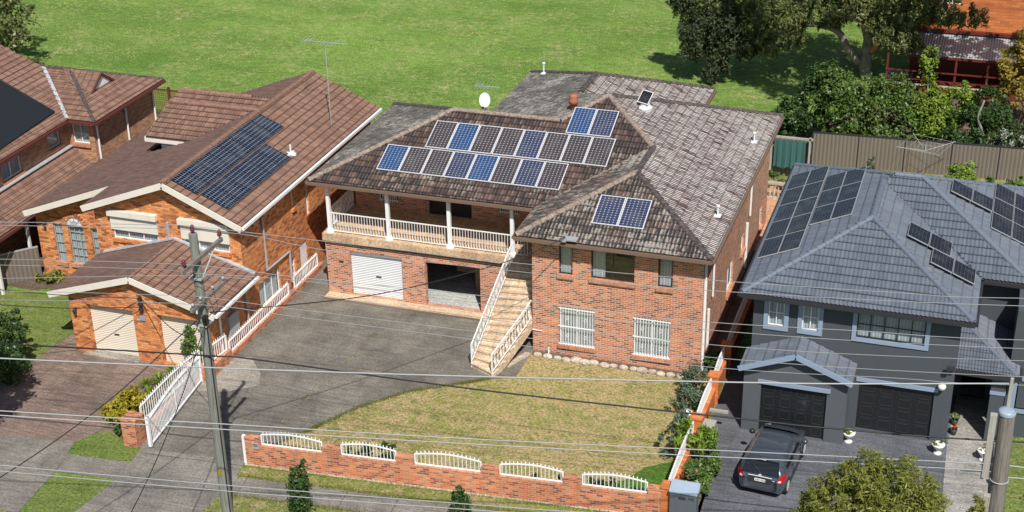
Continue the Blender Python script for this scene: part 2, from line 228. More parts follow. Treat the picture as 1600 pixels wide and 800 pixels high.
# ---------------------------------------------------------------- mesh helpers
COL=S.collection
def loc_of(o):
    v=Vector((0,0,0))
    while o is not None: v+=o.location; o=o.parent
    return v
class MB:
    def __init__(s): s.v=[]; s.f=[]; s.uv=[]; s.mi=[]; s.cur=0
    def face(s,pts,uv=None):
        pts=[Vector(p) for p in pts]; b=len(s.v); s.v+=pts; s.f.append(tuple(range(b,b+len(pts)))); s.mi.append(s.cur)
        if uv is None:
            n=Vector((0,0,0))
            for i in range(len(pts)):
                a,c=pts[i],pts[(i+1)%len(pts)]; n+=Vector(((a.y-c.y)*(a.z+c.z),(a.z-c.z)*(a.x+c.x),(a.x-c.x)*(a.y+c.y)))
            ax=[abs(n.x),abs(n.y),abs(n.z)]
            if ax[2]>=max(ax[0],ax[1]): uv=[(p.x,p.y) for p in pts]
            elif ax[0]>ax[1]: uv=[(p.y,p.z) for p in pts]
            else: uv=[(p.x,p.z) for p in pts]
        s.uv.append(uv); return s
    def box(s,x0,y0,z0,x1,y1,z1,Mx=None):
        c=[Vector((x,y,z)) for z in (z0,z1) for y in (y0,y1) for x in (x0,x1)]
        uvs=None
        for idx in ((0,2,3,1),(4,5,7,6),(0,1,5,4),(2,6,7,3),(0,4,6,2),(1,3,7,5)):
            p=[c[i] for i in idx]
            if Mx is not None: p=[Mx@q for q in p]
            s.face(p)
        return s
    def beam(s,a,b,w,h,up=(0,0,1)):
        a=Vector(a); b=Vector(b); d=(b-a); L=d.length; d.normalize(); upv=Vector(up)
        if abs(d.dot(upv))>.99: upv=Vector((0,1,0))
        sd_=d.cross(upv).normalized(); u=sd_.cross(d)
        Mx=Matrix((sd_,d,u)).transposed().to_4x4(); Mx.translation=a
        return s.box(-w/2,0,-h/2,w/2,L,h/2,Mx)
    def tube(s,pts,r,n=8,caps=True):
        pts=[Vector(p) for p in pts]; rs=r if isinstance(r,(list,tuple)) else [r]*len(pts); rings=[]
        for i,p in enumerate(pts):
            d=(pts[min(i+1,len(pts)-1)]-pts[max(i-1,0)]).normalized(); up=Vector((0,0,1)) if abs(d.z)<.9 else Vector((1,0,0))
            a=d.cross(up).normalized(); b=d.cross(a)
            rings.append([p+rs[i]*(math.cos(2*math.pi*k/n)*a+math.sin(2*math.pi*k/n)*b) for k in range(n)])
        b0=len(s.v)
        for g in rings: s.v+=g
        for i in range(len(rings)-1):
            for k in range(n):
                k2=(k+1)%n; s.f.append((b0+i*n+k,b0+i*n+k2,b0+(i+1)*n+k2,b0+(i+1)*n+k)); s.uv.append([(k/n,i),((k+1)/n,i),((k+1)/n,i+1),(k/n,i+1)]); s.mi.append(s.cur)
        if caps:
            for g,base in ((0,b0),(len(rings)-1,b0+(len(rings)-1)*n)):
                s.f.append(tuple(range(base,base+n))); s.uv.append([(0,0)]*n); s.mi.append(s.cur)
        return s
    def lathe(s,c,prof,n=14):
        c=Vector(c); b0=len(s.v)
        for r,z in prof: s.v+=[c+Vector((r*math.cos(2*math.pi*k/n),r*math.sin(2*math.pi*k/n),z)) for k in range(n)]
        for i in range(len(prof)-1):
            for k in range(n):
                k2=(k+1)%n; s.f.append((b0+i*n+k,b0+i*n+k2,b0+(i+1)*n+k2,b0+(i+1)*n+k)); s.uv.append([(0,0)]*4); s.mi.append(s.cur)
        return s
    def prism(s,poly,z0,z1):
        n=len(poly); s.face([(p[0],p[1],z1) for p in poly]); s.face([(p[0],p[1],z0) for p in reversed(poly)])
        for i in range(n):
            a,b=poly[i],poly[(i+1)%n]; s.face([(a[0],a[1],z0),(b[0],b[1],z0),(b[0],b[1],z1),(a[0],a[1],z1)])
        return s
    def wall(s,axis,c,u0,u1,z0,z1,holes=(),face=-1,depth=.12):
        us=sorted({u0,u1}|{h[i] for h in holes for i in (0,1)}); zs=sorted({z0,z1}|{h[i] for h in holes for i in (2,3)})
        P=(lambda u,z,d=0:(u,c-face*d,z)) if axis=='y' else (lambda u,z,d=0:(c-face*d,u,z))
        for i in range(len(us)-1):
            for j in range(len(zs)-1):
                um=(us[i]+us[i+1])/2; zm=(zs[j]+zs[j+1])/2
                if any(h[0]<um<h[1] and h[2]<zm<h[3] for h in holes): continue
                s.face([P(us[i],zs[j]),P(us[i+1],zs[j]),P(us[i+1],zs[j+1]),P(us[i],zs[j+1])])
        for h in holes:
            a,b,e,g=h[:4]
            s.face([P(a,e),P(a,g),P(a,g,depth),P(a,e,depth)]); s.face([P(b,e),P(b,g),P(b,g,depth),P(b,e,depth)])
            s.face([P(a,g),P(b,g),P(b,g,depth),P(a,g,depth)]); s.face([P(a,e),P(b,e),P(b,e,depth),P(a,e,depth)])
        return s
    def build(s,name,mat,parent=None,smooth=False,at=None):
        if not s.v: return None
        me=bpy.data.meshes.new(name); off=loc_of(parent) if parent is not None else Vector(at or (0,0,0))
        if at is not None and parent is not None: off=off+Vector(at)
        me.from_pydata([tuple(v-off) for v in s.v],[],s.f)
        ul=me.uv_layers.new(name='UVMap'); flat=[c for f in s.uv for q in f for c in q]; ul.data.foreach_set('uv',flat)
        for m_ in (mat if isinstance(mat,(list,tuple)) else [mat]): me.materials.append(M[m_])
        me.polygons.foreach_set('material_index',s.mi)
        if smooth: me.polygons.foreach_set('use_smooth',[True]*len(me.polygons))
        me.validate(); me.update()
        o=bpy.data.objects.new(name,me); COL.objects.link(o)
        if parent is not None: o.parent=parent; o.location=Vector(at or (0,0,0))
        else: o.location=off
        return o
def tag(o,label=None,cat=None,group=None,kind=None):
    if label: o['label']=label
    if cat: o['category']=cat
    if group: o['group']=group
    if kind: o['kind']=kind
    return o
def thing(name,loc,label,cat,group=None):
    o=bpy.data.objects.new(name,None); COL.objects.link(o); o.location=loc; o.empty_display_size=.3; return tag(o,label,cat,group)
def copy_tree(o,parent=None):
    c=o.copy(); COL.objects.link(c); c.parent=parent
    for ch in [x for x in bpy.data.objects if x.parent==o]: copy_tree(ch,c)
    return c
def sheet(name,poly,z,mat,kind='structure'):
    o=MB().face([(p[0],p[1],z) for p in poly]).build(name,mat); return tag(o,kind=kind)
# ---------------------------------------------------------------- roofs
def clip(poly,a,b,c):   # keep a*x+b*y<=c
    out=[]
    for i in range(len(poly)):
        p,q=poly[i],poly[(i+1)%len(poly)]; dp=a*p[0]+b*p[1]-c; dq=a*q[0]+b*q[1]-c
        if dp<=1e-9: out.append(p)
        if (dp<-1e-9 and dq>1e-9) or (dp>1e-9 and dq<-1e-9):
            t=dp/(dp-dq); out.append((p[0]+t*(q[0]-p[0]),p[1]+t*(q[1]-p[1])))
    return out
def area(p): return abs(sum(p[i][0]*p[(i+1)%len(p)][1]-p[(i+1)%len(p)][0]*p[i][1] for i in range(len(p))))/2 if len(p)>2 else 0
class Hip:
    # a sub-roof: rectangle, eave height, slopes per side (None = gable end there); planes z=k+a*x+b*y
    def __init__(s,x0,x1,y0,y1,z,m,sides='WESN',mats=None,tie=0):
        s.rect=[(x0,y0),(x1,y0),(x1,y1),(x0,y1)]; s.pl={}; mm=m if isinstance(m,dict) else {k:m for k in 'WESN'}; zz=z if isinstance(z,dict) else {k:z for k in 'WESN'}
        if 'W' in sides: s.pl['W']=(zz['W']-mm['W']*x0,mm['W'],0)
        if 'E' in sides: s.pl['E']=(zz['E']+mm['E']*x1,-mm['E'],0)
        if 'S' in sides: s.pl['S']=(zz['S']-mm['S']*y0,0,mm['S'])
        if 'N' in sides: s.pl['N']=(zz['N']+mm['N']*y1,0,-mm['N'])
        s.mats=mats or {}
    def region(s,k):
        p=s.rect; K,A,B=s.pl[k]
        for j,(k2,a2,b2) in s.pl.items():
            if j!=k: p=clip(p,A-a2,B-b2,k2-K)
        return p
def subtract(poly,K,A,B,h,eps):
    # pieces of poly where plane (K,A,B) is not below sub-roof h
    out=[]; rest=poly
    cons=[]
    xs=[q[0] for q in h.rect]; ys=[q[1] for q in h.rect]
    cons+=[(-1,0,-min(xs)),(1,0,max(xs)),(0,-1,-min(ys)),(0,1,max(ys))]
    for (k2,a2,b2) in h.pl.values():
        # h higher: k2+a2x+b2y > K+Ax+By+eps  -> (A-a2)x+(B-b2)y < k2-K-eps
        if abs(A-a2)<1e-9 and abs(B-b2)<1e-9:
            if k2-K-eps<=0: return [poly]
            continue
        cons.append((A-a2,B-b2,k2-K-eps))
    for (a,b,c) in cons:
        o=clip(rest,-a,-b,-c)
        if area(o)>1e-3: out.append(o)
        rest=clip(rest,a,b,c)
        if area(rest)<1e-3: break
    return out
def tiles_piece(bm,uvl,poly,K,A,B,tw,tl,amp,mi,thick=.036):
    s=Vector((A,B,0)); m=s.length; sh=s/m; e=Vector((sh.y,-sh.x,0)); cs=1/math.sqrt(1+m*m)  # horizontal per slope metre
    up=Vector((-A,-B,1)).normalized()
    us=[p[0]*e.x+p[1]*e.y for p in poly]; vs=[(p[0]*sh.x+p[1]*sh.y)/cs for p in poly]
    nu=10; u0=math.floor(min(us)/tw); u1=math.ceil(max(us)/tw); v0=math.floor(min(vs)/tl); v1=math.ceil(max(vs)/tl)
    prof=[.5+.5*math.sin(4*math.pi*q/10) for q in range(10)]
    tmp=bmesh.new(); tu=tmp.loops.layers.uv.new('UVMap')
    def P(u,v,h):
        x=u*e.x+v*cs*sh.x; y=u*e.y+v*cs*sh.y; return Vector((x,y,K+A*x+B*y))+up*h
    ul=[(u0+i/nu)*tw for i in range((u1-u0)*nu+1)]; hl=[prof[i%nu]*amp for i in range(len(ul))]
    for j in range(v0,v1):
        va=j*tl; vb=(j+1)*tl
        # skip u-range outside the polygon for this course
        lo=1e9; hi=-1e9
        for i in range(len(poly)):
            p=(us[i],vs[i]); q=(us[(i+1)%len(poly)],vs[(i+1)%len(poly)])
            for t in (0,.25,.5,.75,1):
                vv=p[1]+t*(q[1]-p[1])
                if va-tl<=vv<=vb+tl: lo=min(lo,p[0]+t*(q[0]-p[0])); hi=max(hi,p[0]+t*(q[0]-p[0]))
            for vv in (va,vb):
                if abs(q[1]-p[1])>1e-9:
                    t=(vv-p[1])/(q[1]-p[1])
                    if 0<=t<=1: lo=min(lo,p[0]+t*(q[0]-p[0])); hi=max(hi,p[0]+t*(q[0]-p[0]))
        if hi<lo: continue
        rowa=[];rowb=[];rowc=[]; idx=[i for i,u in enumerate(ul) if lo-tw<=u<=hi+tw]
        if len(idx)<2: continue
        jit=random.uniform(-.004,.004)
        for i in idx:
            rowc.append(tmp.verts.new(P(ul[i],va,hl[i]-.004))); rowa.append(tmp.verts.new(P(ul[i],va,hl[i]+thick+jit))); rowb.append(tmp.verts.new(P(ul[i],vb+.004,hl[i])))
        for n_ in range(len(idx)-1):
            f=tmp.faces.new((rowa[n_],rowa[n_+1],rowb[n_+1],rowb[n_])); a,b=ul[idx[n_]],ul[idx[n_+1]]
            for l,q in zip(f.loops,((a,va+.01),(b,va+.01),(b,vb-.01),(a,vb-.01))): l[tu].uv=q
            f=tmp.faces.new((rowc[n_],rowc[n_+1],rowa[n_+1],rowa[n_]))
            for l,q in zip(f.loops,((a,va+.01),(b,va+.01),(b,va+.02),(a,va+.02))): l[tu].uv=q
    ar=sum(poly[i][0]*poly[(i+1)%len(poly)][1]-poly[(i+1)%len(poly)][0]*poly[i][1] for i in range(len(poly)))
    for i in range(len(poly)):
        p,q=poly[i],poly[(i+1)%len(poly)]; d=Vector((q[0]-p[0],q[1]-p[1],0))
        if d.length<1e-4: continue
        n=Vector((d.y,-d.x,0)).normalized()*(1 if ar>0 else -1)
        bmesh.ops.bisect_plane(tmp,geom=tmp.verts[:]+tmp.edges[:]+tmp.faces[:],dist=1e-5,plane_co=(p[0],p[1],0),plane_no=n,clear_outer=True)
    vm={v:bm.verts.new(v.co) for v in tmp.verts}
    for f in tmp.faces:
        try: g=bm.faces.new([vm[v] for v in f.verts])
        except ValueError: continue
        g.material_index=mi; g.smooth=False
        for l,l2 in zip(g.loops,f.loops): l[uvl].uv=l2[tu].uv
    tmp.free()
def roof(parent,hips,mats,default,name='roof',tw=.3,tl=.36,amp=.032,clipbox=None,skip=None):
    bm=bmesh.new(); uvl=bm.loops.layers.uv.new('UVMap'); under=MB()
    for i,h in enumerate(hips):
        for k,(K,A,B) in h.pl.items():
            pieces=[h.region(k)]
            for j,g in enumerate(hips):
                if j==i: continue
                eps=1e-4 if j>i else -1e-4; nx=[]
                for p in pieces:
                    if area(p)>1e-3: nx+=subtract(p,K,A,B,g,eps)
                pieces=nx
            for p in pieces:
                if clipbox:
                    x0,x1,y0,y1=clipbox; p=clip(clip(clip(clip(p,-1,0,-x0),1,0,x1),0,-1,-y0),0,1,y1)
                if area(p)<.01: continue
                tiles_piece(bm,uvl,p,K,A,B,tw,tl,amp,mats.index(h.mats.get(k,default)))
                under.face([(q[0],q[1],K+A*q[0]+B*q[1]-.05) for q in p])
    off=loc_of(parent); bmesh.ops.translate(bm,verts=bm.verts[:],vec=-off)
    me=bpy.data.meshes.new(name); bm.to_mesh(me); bm.free()
    for m_ in mats: me.materials.append(M[m_])
    o=bpy.data.objects.new(name,me); COL.objects.link(o); o.parent=parent
    under.build('roof_lining','brown_fascia',o)
    return o
def caps(segs,mat,parent,r=.12,name='ridge_cap',step=.38):
    for a,b in segs:
        mb=MB()
        a=Vector(a); b=Vector(b); L=(b-a).length; n=max(1,round(L/step)); d=(b-a)/n
        sd_=Vector((d.y,-d.x,0)).normalized(); up=sd_.cross(d).normalized(); up=up if up.z>0 else -up
        for i in range(n):
            p=a+d*i; q=a+d*(i+1.08); ra=r*random.uniform(1.0,1.12); rb=r*.86; K=6
            A_=[p+sd_*ra*1.15*math.cos(math.pi*t/K)+up*(ra*.95*math.sin(math.pi*t/K)-.015) for t in range(K+1)]; B_=[q+sd_*rb*1.15*math.cos(math.pi*t/K)+up*(rb*.95*math.sin(math.pi*t/K)-.02) for t in range(K+1)]
            for t in range(K): mb.face([A_[t],A_[t+1],B_[t+1],B_[t]])
            mb.face(A_)
        mb.build(name,mat,parent)
# ---------------------------------------------------------------- building parts
def window(par,axis,c,u0,u1,z0,z1,face=-1,frame='dark_metal',muls=1,hbars=0,fw_=.05,rec=.08,curt=True,sill=None,glass='glass_clear',curt_range=None,trim=None,name='window'):
    P=(lambda u,z,d=0:(u,c-face*d,z)) if axis=='y' else (lambda u,z,d=0:(c-face*d,u,z))
    def bx(mb,a,b,e,g,d0,d1):
        p=P(a,e,d0); q=P(b,g,d1); return mb.box(min(p[0],q[0]),min(p[1],q[1]),min(p[2],q[2]),max(p[0],q[0]),max(p[1],q[1]),max(p[2],q[2]))
    mb=MB(); d0,d1=rec,rec+.05
    bx(mb,u0,u0+fw_,z0,z1,d0,d1); bx(mb,u1-fw_,u1,z0,z1,d0,d1); bx(mb,u0+fw_,u1-fw_,z0,z0+fw_,d0,d1); bx(mb,u0+fw_,u1-fw_,z1-fw_,z1,d0,d1)
    for i in range(1,muls+1):
        u=u0+(u1-u0)*i/(muls+1); bx(mb,u-fw_*.4,u+fw_*.4,z0+fw_,z1-fw_,d0+.003,d1-.003)
    for i in range(1,hbars+1):
        z=z0+(z1-z0)*i/(hbars+1); bx(mb,u0+fw_,u1-fw_,z-fw_*.3,z+fw_*.3,d0+.006,d1-.006)
    f=mb.build(name,frame,par)
    g=MB(); g.face([P(u0+.01,z0+.01,d0+.028),P(u1-.01,z0+.01,d0+.028),P(u1-.01,z1-.01,d0+.028),P(u0+.01,z1-.01,d0+.028)]); g.build('pane',glass,f)
    if curt and glass=='glass_clear':
        a,b=curt_range or (u0,u1); g=MB(); n=max(6,int((b-a)/.09)); 
        for i in range(n):
            x0_=a+(b-a)*i/n; x1_=a+(b-a)*(i+1)/n; dd=lambda k:.02*(k%2)
            g.face([P(x0_,z0,rec+.09+dd(i)),P(x1_,z0,rec+.09+dd(i+1)),P(x1_,z1,rec+.09+dd(i+1)),P(x0_,z1,rec+.09+dd(i))])
        g.build('curtain','curtain',f)
        b_=MB(); bx(b_,u0-.05,u1+.05,z0-.05,z1+.05,rec+.5,rec+.52); b_.build('dark_room_backing','dark_metal',f)  # dark sheet standing in for the unlit room behind the window
    if sill: 
        sb=MB(); bx(sb,u0-.06,u1+.06,z0-.16,z0-.001,-.10,.06); sb.build('sill',sill,f)
    if trim:
        t=MB(); w_=.16; bx(t,u0-w_,u0,z0-w_,z1+w_,-.05,.03); bx(t,u1,u1+w_,z0-w_,z1+w_,-.05,.03); bx(t,u0,u1,z0-w_,z0,-.053,.033); bx(t,u0,u1,z1,z1+w_,-.053,.033); t.build('trim',trim,f)
    return f
def grille(par,c,u0,u1,z0,z1,n=13,mat='white_paint'):
    mb=MB(); y=c-.06
    for z in (z0+.05,z0+(z1-z0)*.5,z1-.05): mb.box(u0-.02,y-.015,z-.02,u1+.02,y+.015,z+.02)
    for i in range(n):
        u=u0+(u1-u0)*(i+.5)/n; mb.box(u-.011,y-.03,z0-.02,u+.011,y-.008,z1+.02)
    for fu in (.25,.75):
        for fz in (.27,.73):
            cx_=u0+(u1-u0)*fu; cz_=z0+(z1-z0)*fz
            for s_ in (-1,1): mb.tube([(cx_+s_*.05*math.cos(t),y-.02,cz_+.075*math.sin(t)) for t in [k*math.pi/4 for k in range(9)]],.009,5,False)
    return mb.build('security_grille',mat,par)
def downpipe(par,x,y,z0,z1,r=.045,mat='white_paint',kick=0):
    pts=[(x,y,z1),(x,y,z0)]
    if kick: pts=[(x,y+kick,z1),(x,y+kick*.6,z1-.12),(x,y,z1-.4),(x,y,z0)]
    return MB().tube(pts,r,8).build('downpipe',mat,par)
def spear_panel(mb,a,b,base,htop,n=16,over=.09,r=.012,arch=.0,side=.022):
    a=Vector(a); b=Vector(b); H=lambda t: htop+arch*math.sin(math.pi*t)
    up=Vector((0,0,1)); mb.beam(a+up*base,b+up*base,side*2,side*2); K=12
    for i in range(K): mb.beam(a+(b-a)*(i/K)+up*H(i/K),a+(b-a)*((i+1)/K)+up*H((i+1)/K),side*2,side*1.7)
    mb.beam(a+up*base,a+up*H(0),side*2,side*2); mb.beam(b+up*base,b+up*H(1),side*2,side*2)
    for i in range(n):
        t=(i+.5)/n; p=a+(b-a)*t; top=H(t)+over; mb.beam(p+up*base,p+up*top,r*2,r*2)
        q=p+up*top; w_=.028; d=(b-a).normalized()
        mb.face([q-d*w_+up*.0,q+up*.07,q+d*w_,q-up*.03]); mb.face([q-d.cross(up)*w_,q+up*.07,q+d.cross(up)*w_,q-up*.03])
def rail_run(mb,a,b,h,n,mid=True,bw=.011):
    a=Vector(a); b=Vector(b); up=Vector((0,0,1)); mb.beam(a+up*h,b+up*h,.045,.04); mb.beam(a+up*.08,b+up*.08,.035,.03)
    for i in range(n+1):
        p=a+(b-a)*i/n; mb.beam(p+up*.08,p+up*h,bw*2,bw*2)
# foliage: many small leaf faces through a set of ellipsoid clumps
def leaves(name,clumps,n,size,mat,parent=None,at=(0,0,0),shell=.55,droop=0,aspect=.5,up=.35,jit=.25):
    cl=np.array([c[:6] for c in clumps],float); wts=(cl[:,3]*cl[:,4]*cl[:,5])**.7; wts/=wts.sum()
    # sub-clumps on each ellipsoid's surface give an uneven outline
    ns=max(8,int(n/55)); ci=rng.choice(len(cl),ns,p=wts); d=rng.normal(size=(ns,3)); d/=np.linalg.norm(d,axis=1)[:,None]
    rad=shell+(1-shell)*rng.random(ns)**.6; sc=cl[ci,:3]+d*rad[:,None]*cl[ci,3:6]; sr=(cl[ci,3:6].mean(axis=1)*jit*(.5+rng.random(ns)))
    k=rng.integers(0,ns,n); q=rng.normal(size=(n,3)); q/=np.linalg.norm(q,axis=1)[:,None]; c=sc[k]+q*(rng.random(n)**.5*sr[k])[:,None]; c[:,2]-=droop*rng.random(n)**2
    c[:,2]=np.maximum(c[:,2],.03)
    nrm=rng.normal(size=(n,3)); nrm[:,2]=np.abs(nrm[:,2])+up; nrm+=d[k]*.6; nrm/=np.linalg.norm(nrm,axis=1)[:,None]
    t=rng.normal(size=(n,3)); t-= (t*nrm).sum(1)[:,None]*nrm; t/=np.linalg.norm(t,axis=1)[:,None]
    if droop: 
        t[:,2]-=1.2; t-= (t*nrm).sum(1)[:,None]*nrm; t/=np.maximum(np.linalg.norm(t,axis=1)[:,None],1e-6)
    b=np.cross(nrm,t); s=size*(.6+.8*rng.random(n))[:,None]
    off=np.array(at,float)+ (np.array(loc_of(parent)) if parent is not None else 0)
    c=c-off; V=np.stack([c-t*s,c+b*s*aspect,c+t*s,c-b*s*aspect],1).reshape(-1,3)
    me=bpy.data.meshes.new(name); me.vertices.add(4*n); me.vertices.foreach_set('co',V.ravel()); me.loops.add(4*n); me.loops.foreach_set('vertex_index',np.arange(4*n)); me.polygons.add(n); me.polygons.foreach_set('loop_start',np.arange(0,4*n,4)); me.polygons.foreach_set('loop_total',np.full(n,4))
    me.update(); me.validate(); me.materials.append(M[mat]); o=bpy.data.objects.new(name,me); COL.objects.link(o); o.location=at
    if parent is not None: o.parent=parent
    return o
def shrub(name,base,label,cat,clumps,n,size,mat,group=None,stem=.03,nst=4,stemmat='bark',**k):
    t=thing(name,base,label,cat,group); b=Vector(base); mb=MB()
    cs=[Vector(c[:3]) for c in clumps]
    for i in range(nst):
        c=cs[i%len(cs)]; m=(b+c)/2+Vector((random.uniform(-.15,.15),random.uniform(-.15,.15),0)); mb.tube([b+Vector((random.uniform(-.08,.08),random.uniform(-.08,.08),0)),m,c],[stem,stem*.7,stem*.3],6)
    mb.build('stem',stemmat,t); leaves('foliage',clumps,n,size,mat,t,**k); return t
# ================================================================ GROUND
sheet('ground',[(-300,-200),(300,-200),(300,400),(-300,400)],-.02,'grass_field')
FY=lambda x:-11+.08*(x+7.5)            # line of the front boundary
PYU=lambda x:FY(x)-.95; PYL=lambda x:FY(x)-2.08
sheet('road',[(-120,FY(-120)-5.6),(120,FY(120)-5.6),(120,FY(120)-14),(-120,FY(-120)-14)],-.012,'asphalt')
o=MB(); o.beam((-60,FY(-60)-5.5,.0),(60,FY(60)-5.5,.0),.16,.26); tag(o.build('kerb','concrete_path'),kind='structure')
sheet('left_garden_lawn',[(-18.2,-5.6),(-18.25,-1.6),(-23.2,-1.2),(-30,-3),(-30,-12),(-20.2,-8.6),(-19.5,-6.6),(-19.35,-4.2)],-.004,'grass_lush')
sheet('side_yard',[(-31,-1.2),(-23.2,-1.2),(-21.2,.2),(-11.8,.2),(-11.8,13),(-31,13)],-.004,'soil')
sheet('brown_driveway',[(-19.3,-4.2),(-18.2,-4.2),(-12.2,-5.3),(-12.2,-11),(-13.75,-10.55),(-14.35,-11.75),(-18,-12),(-30,-13.2),(-30,-12),(-20.2,-8.6),(-19.5,-6.6)],0,'stamped_brown')
sheet('driveway_apron',[(-14.35,-11.75),(-13.95,-13.6),(-13.75,-16.2),(-24,-17.2),(-30,-17.5),(-30,-13.2),(-18,-12)],.0,'concrete_path')
sheet('verge_lawn',[(-14.15,-12.35),(-13.75,-10.55),(-13.2,-10.7),(-12.2,-11.35),(-11.35,-11.3),(-11.42,-12.05),(-12.6,-12.45)],0,'grass_lush')
sheet('verge_lawn',[(-13.9,-13.75),(-11.62,-13.5),(-11.8,-16.4),(-13.7,-16.7)],0,'grass_lush')
sheet('garden_bed',[(-13.45,-10.6),(-12.3,-11.1),(-12.3,-5.5),(-13.2,-5.5),(-13.9,-7.2),(-13.6,-9)],.004,'soil')
drive=[(-11.9,-11.3),(-7.55,-11.0),(-7.3,-10.1),(-6.25,-8.48),(-6.0,-7.93),(-5.11,-6.31),(-3.66,-4.61),(-1.92,-3.5),(-.84,-2.75),(0,-2.3),(0,1.75),(-10.3,1.75),(-10.3,13),(-12.1,13),(-12.1,-6)]
sheet('main_driveway',drive,0,'concrete_drive')
sheet('driveway_crossing',[(-11.75,-11.3),(-7.6,-11.0),(-7.35,-12.4),(-7.9,-16.6),(-12.0,-17),(-11.5,-13)],.004,'concrete_path')
sheet('light_slab',[(-12.0,-4.4),(-11.0,-3.9),(-10.0,-5.0),(-9.6,-5.9),(-10.6,-6.7),(-12.0,-7.1)],.004,'concrete_light')
for k_ in range(12):
    t0=(k_+random.uniform(.0,.3))/12; t1=t0+random.uniform(.02,.06); xa,ya,xb,yb_=-7.55+1.08*t0,-8.2+9.9*t0,-7.55+1.08*t1,-8.2+9.9*t1; sheet('joint_weeds',[(xa,ya),(xa+.045,ya),(xb+.04,yb_),(xb,yb_)],.003,'grass_verge')
sheet('expansion_joint',[(-7.56,-8.2),(-7.54,-8.2),(-6.45,1.7),(-6.47,1.7)],.002,'soil')
sheet('expansion_joint',[(-11.9,-3.95),(-3.2,-3.3),(-3.2,-3.26),(-11.9,-3.9)],.0035,'soil')
sheet('path_joint',[(-11.5,-11.62),(-7.4,-11.28),(-7.4,-11.24),(-11.5,-11.58)],.008,'soil')
for k_ in range(9):
    xj=-7+1.9*k_; sheet('path_joint',[(xj,PYU(xj)),(xj+.03,PYU(xj)),(xj+.09,PYL(xj)),(xj+.06,PYL(xj))],.012,'soil')
sheet('front_lawn',[(-7.35,-10.75),(7.75,-9.6),(7.8,0),(0,0),(0,-2.3),(-.84,-2.7),(-1.92,-3.45),(-3.66,-4.56),(-5.11,-6.26),(-6.0,-7.88),(-6.25,-8.43),(-7.3,-10.05)],-.006,'grass_dry')
sheet('shaded_lush_corner',[(4.2,-9.7),(7.7,-9.5),(7.75,-6.2),(7.1,-6.6),(6.5,-7.1),(6.0,-8.1),(5.0,-8.8)],-.002,'grass_lush_shaded')  # lush grass, with the corner's shade put into a darker green
sheet('footpath',[(-14.2,PYU(-14.2)-.0),(-11.5,PYU(-11.5)),(-7.4,PYU(-7.4)),(8.6,PYU(8.6)),(8.6,PYL(8.6)),(-13.9,PYL(-13.9))],.008,'concrete_path')
sheet('verge_strip',[(-7.45,FY(-7.45)-.2),(8.4,FY(8.4)-.2),(8.4,PYU(8.4)+.0),(-7.45,PYU(-7.45))],.0,'grass_verge')
sheet('verge_strip',[(-7.5,PYL(-7.5)),(8.4,PYL(8.4)),(8.4,-16),(-7.9,-17)],-.004,'grass_verge')
sheet('fence_footing',[(-7.5,FY(-7.5)-.22),(8.3,FY(8.3)-.22),(8.3,FY(8.3)+.1),(-7.5,FY(-7.5)+.1)],.012,'sandstone')
sheet('grey_driveway',[(8.9,-15.5),(8.85,-6),(8.1,-3),(8.1,1.5),(16.9,1.5),(16.8,-2.5),(17.1,-15.5)],0,'slate_pavers')
sheet('hedge_bed',[(7.9,-10.4),(9.05,-10.6),(8.9,-6.5),(8.1,-5.4)],.0,'grass_verge')
sheet('stone_path',[(16.8,-2.5),(16.9,2.5),(18.5,2.5),(18.7,-3),(18.9,-15),(17.1,-15.5)],.0,'crazy_stone')
sheet('right_lawn',[(18.8,-15),(18.6,-3),(18.4,3),(30,3),(30,-15)],-.004,'grass_lush')
sheet('side_passage',[(7,-.2),(8.1,-.2),(8.1,12),(7,12)],-.002,'soil')
sheet('terracotta_patio',[(6.4,12),(8.0,12),(8.0,20),(4,20),(4,16),(6.4,16)],.004,'terracotta_floor')
sheet('back_yard',[(6,20),(22,20),(22,24.2),(6,23.6)],-.003,'grass_verge')
sheet('wood_floor_bed',[(6.5,24),(22,25),(22,36),(12,36),(7,28)],-.003,'soil')
# ================================================================ MAIN HOUSE
H=thing('brick_house',(3,4,0),'large two storey red brick house with mossy tiled roof, white balcony railing and stairs','house')
ZE=5.38
# walls
wins_low=[(1.15,2.63,.49,2.23),(4.26,5.76,.49,2.23)]; wins_up=[(1.13,1.69,3.68,5.02),(2.46,4.23,3.68,5.02),(5.18,5.77,3.68,5.02)]
MB().wall('y',0,0,7,-.05,5.3,wins_low+wins_up).build('front_wall','brick_red',H)
rw=[(5.2,6.6,.95,2.2),(8.35,9.1,1.5,2.3),(13.2,13.9,.5,1.6)]
MB().wall('x',7,0,15.2,-.05,5.3,rw,face=1).build('side_wall','brick_red',H)
MB().wall('x',0,0,5.5,-.05,5.3).build('stair_wall','render_brown',H)
doors=[(-9.25,-6.76,.02,2.15),(-5.69,-3.16,.02,2.15)]
MB().wall('y',2.47,-10.36,-.005,-.05,2.5,doors,depth=.25).build('garage_wall','brick_red',H)
bw_=[(-8.98,-8.1,3.35,4.35),(-6.63,-4.6,2.92,4.95),(-3.26,-2.38,3.45,4.4)]
MB().wall('y',5.55,-10.2,-.005,2.9,5.3,bw_).build('balcony_wall','brick_red',H)
MB().wall('x',-10.36,2.47,12,-.05,2.5).build('rear_wall','brick_red',H)
MB().wall('x',-10.2,5.55,12,2.5,5.3).build('rear_wall','brick_red',H)
MB().wall('y',12,-10.36,-5.4,-.05,5.3,face=1).build('rear_wall','brick_red',H)
MB().wall('x',-5.4,12,18,-.05,5.3).build('rear_wall','brick_red',H)
MB().wall('y',18,-5.4,3.1,-.05,5.3,face=1).build('rear_wall','brick_red',H)
MB().wall('x',3.1,15.2,18,-.05,5.3,face=1).build('rear_wall','brick_red',H)
MB().wall('y',15.2,3.1,7,-.05,5.3,face=1).build('rear_wall','brick_red',H)
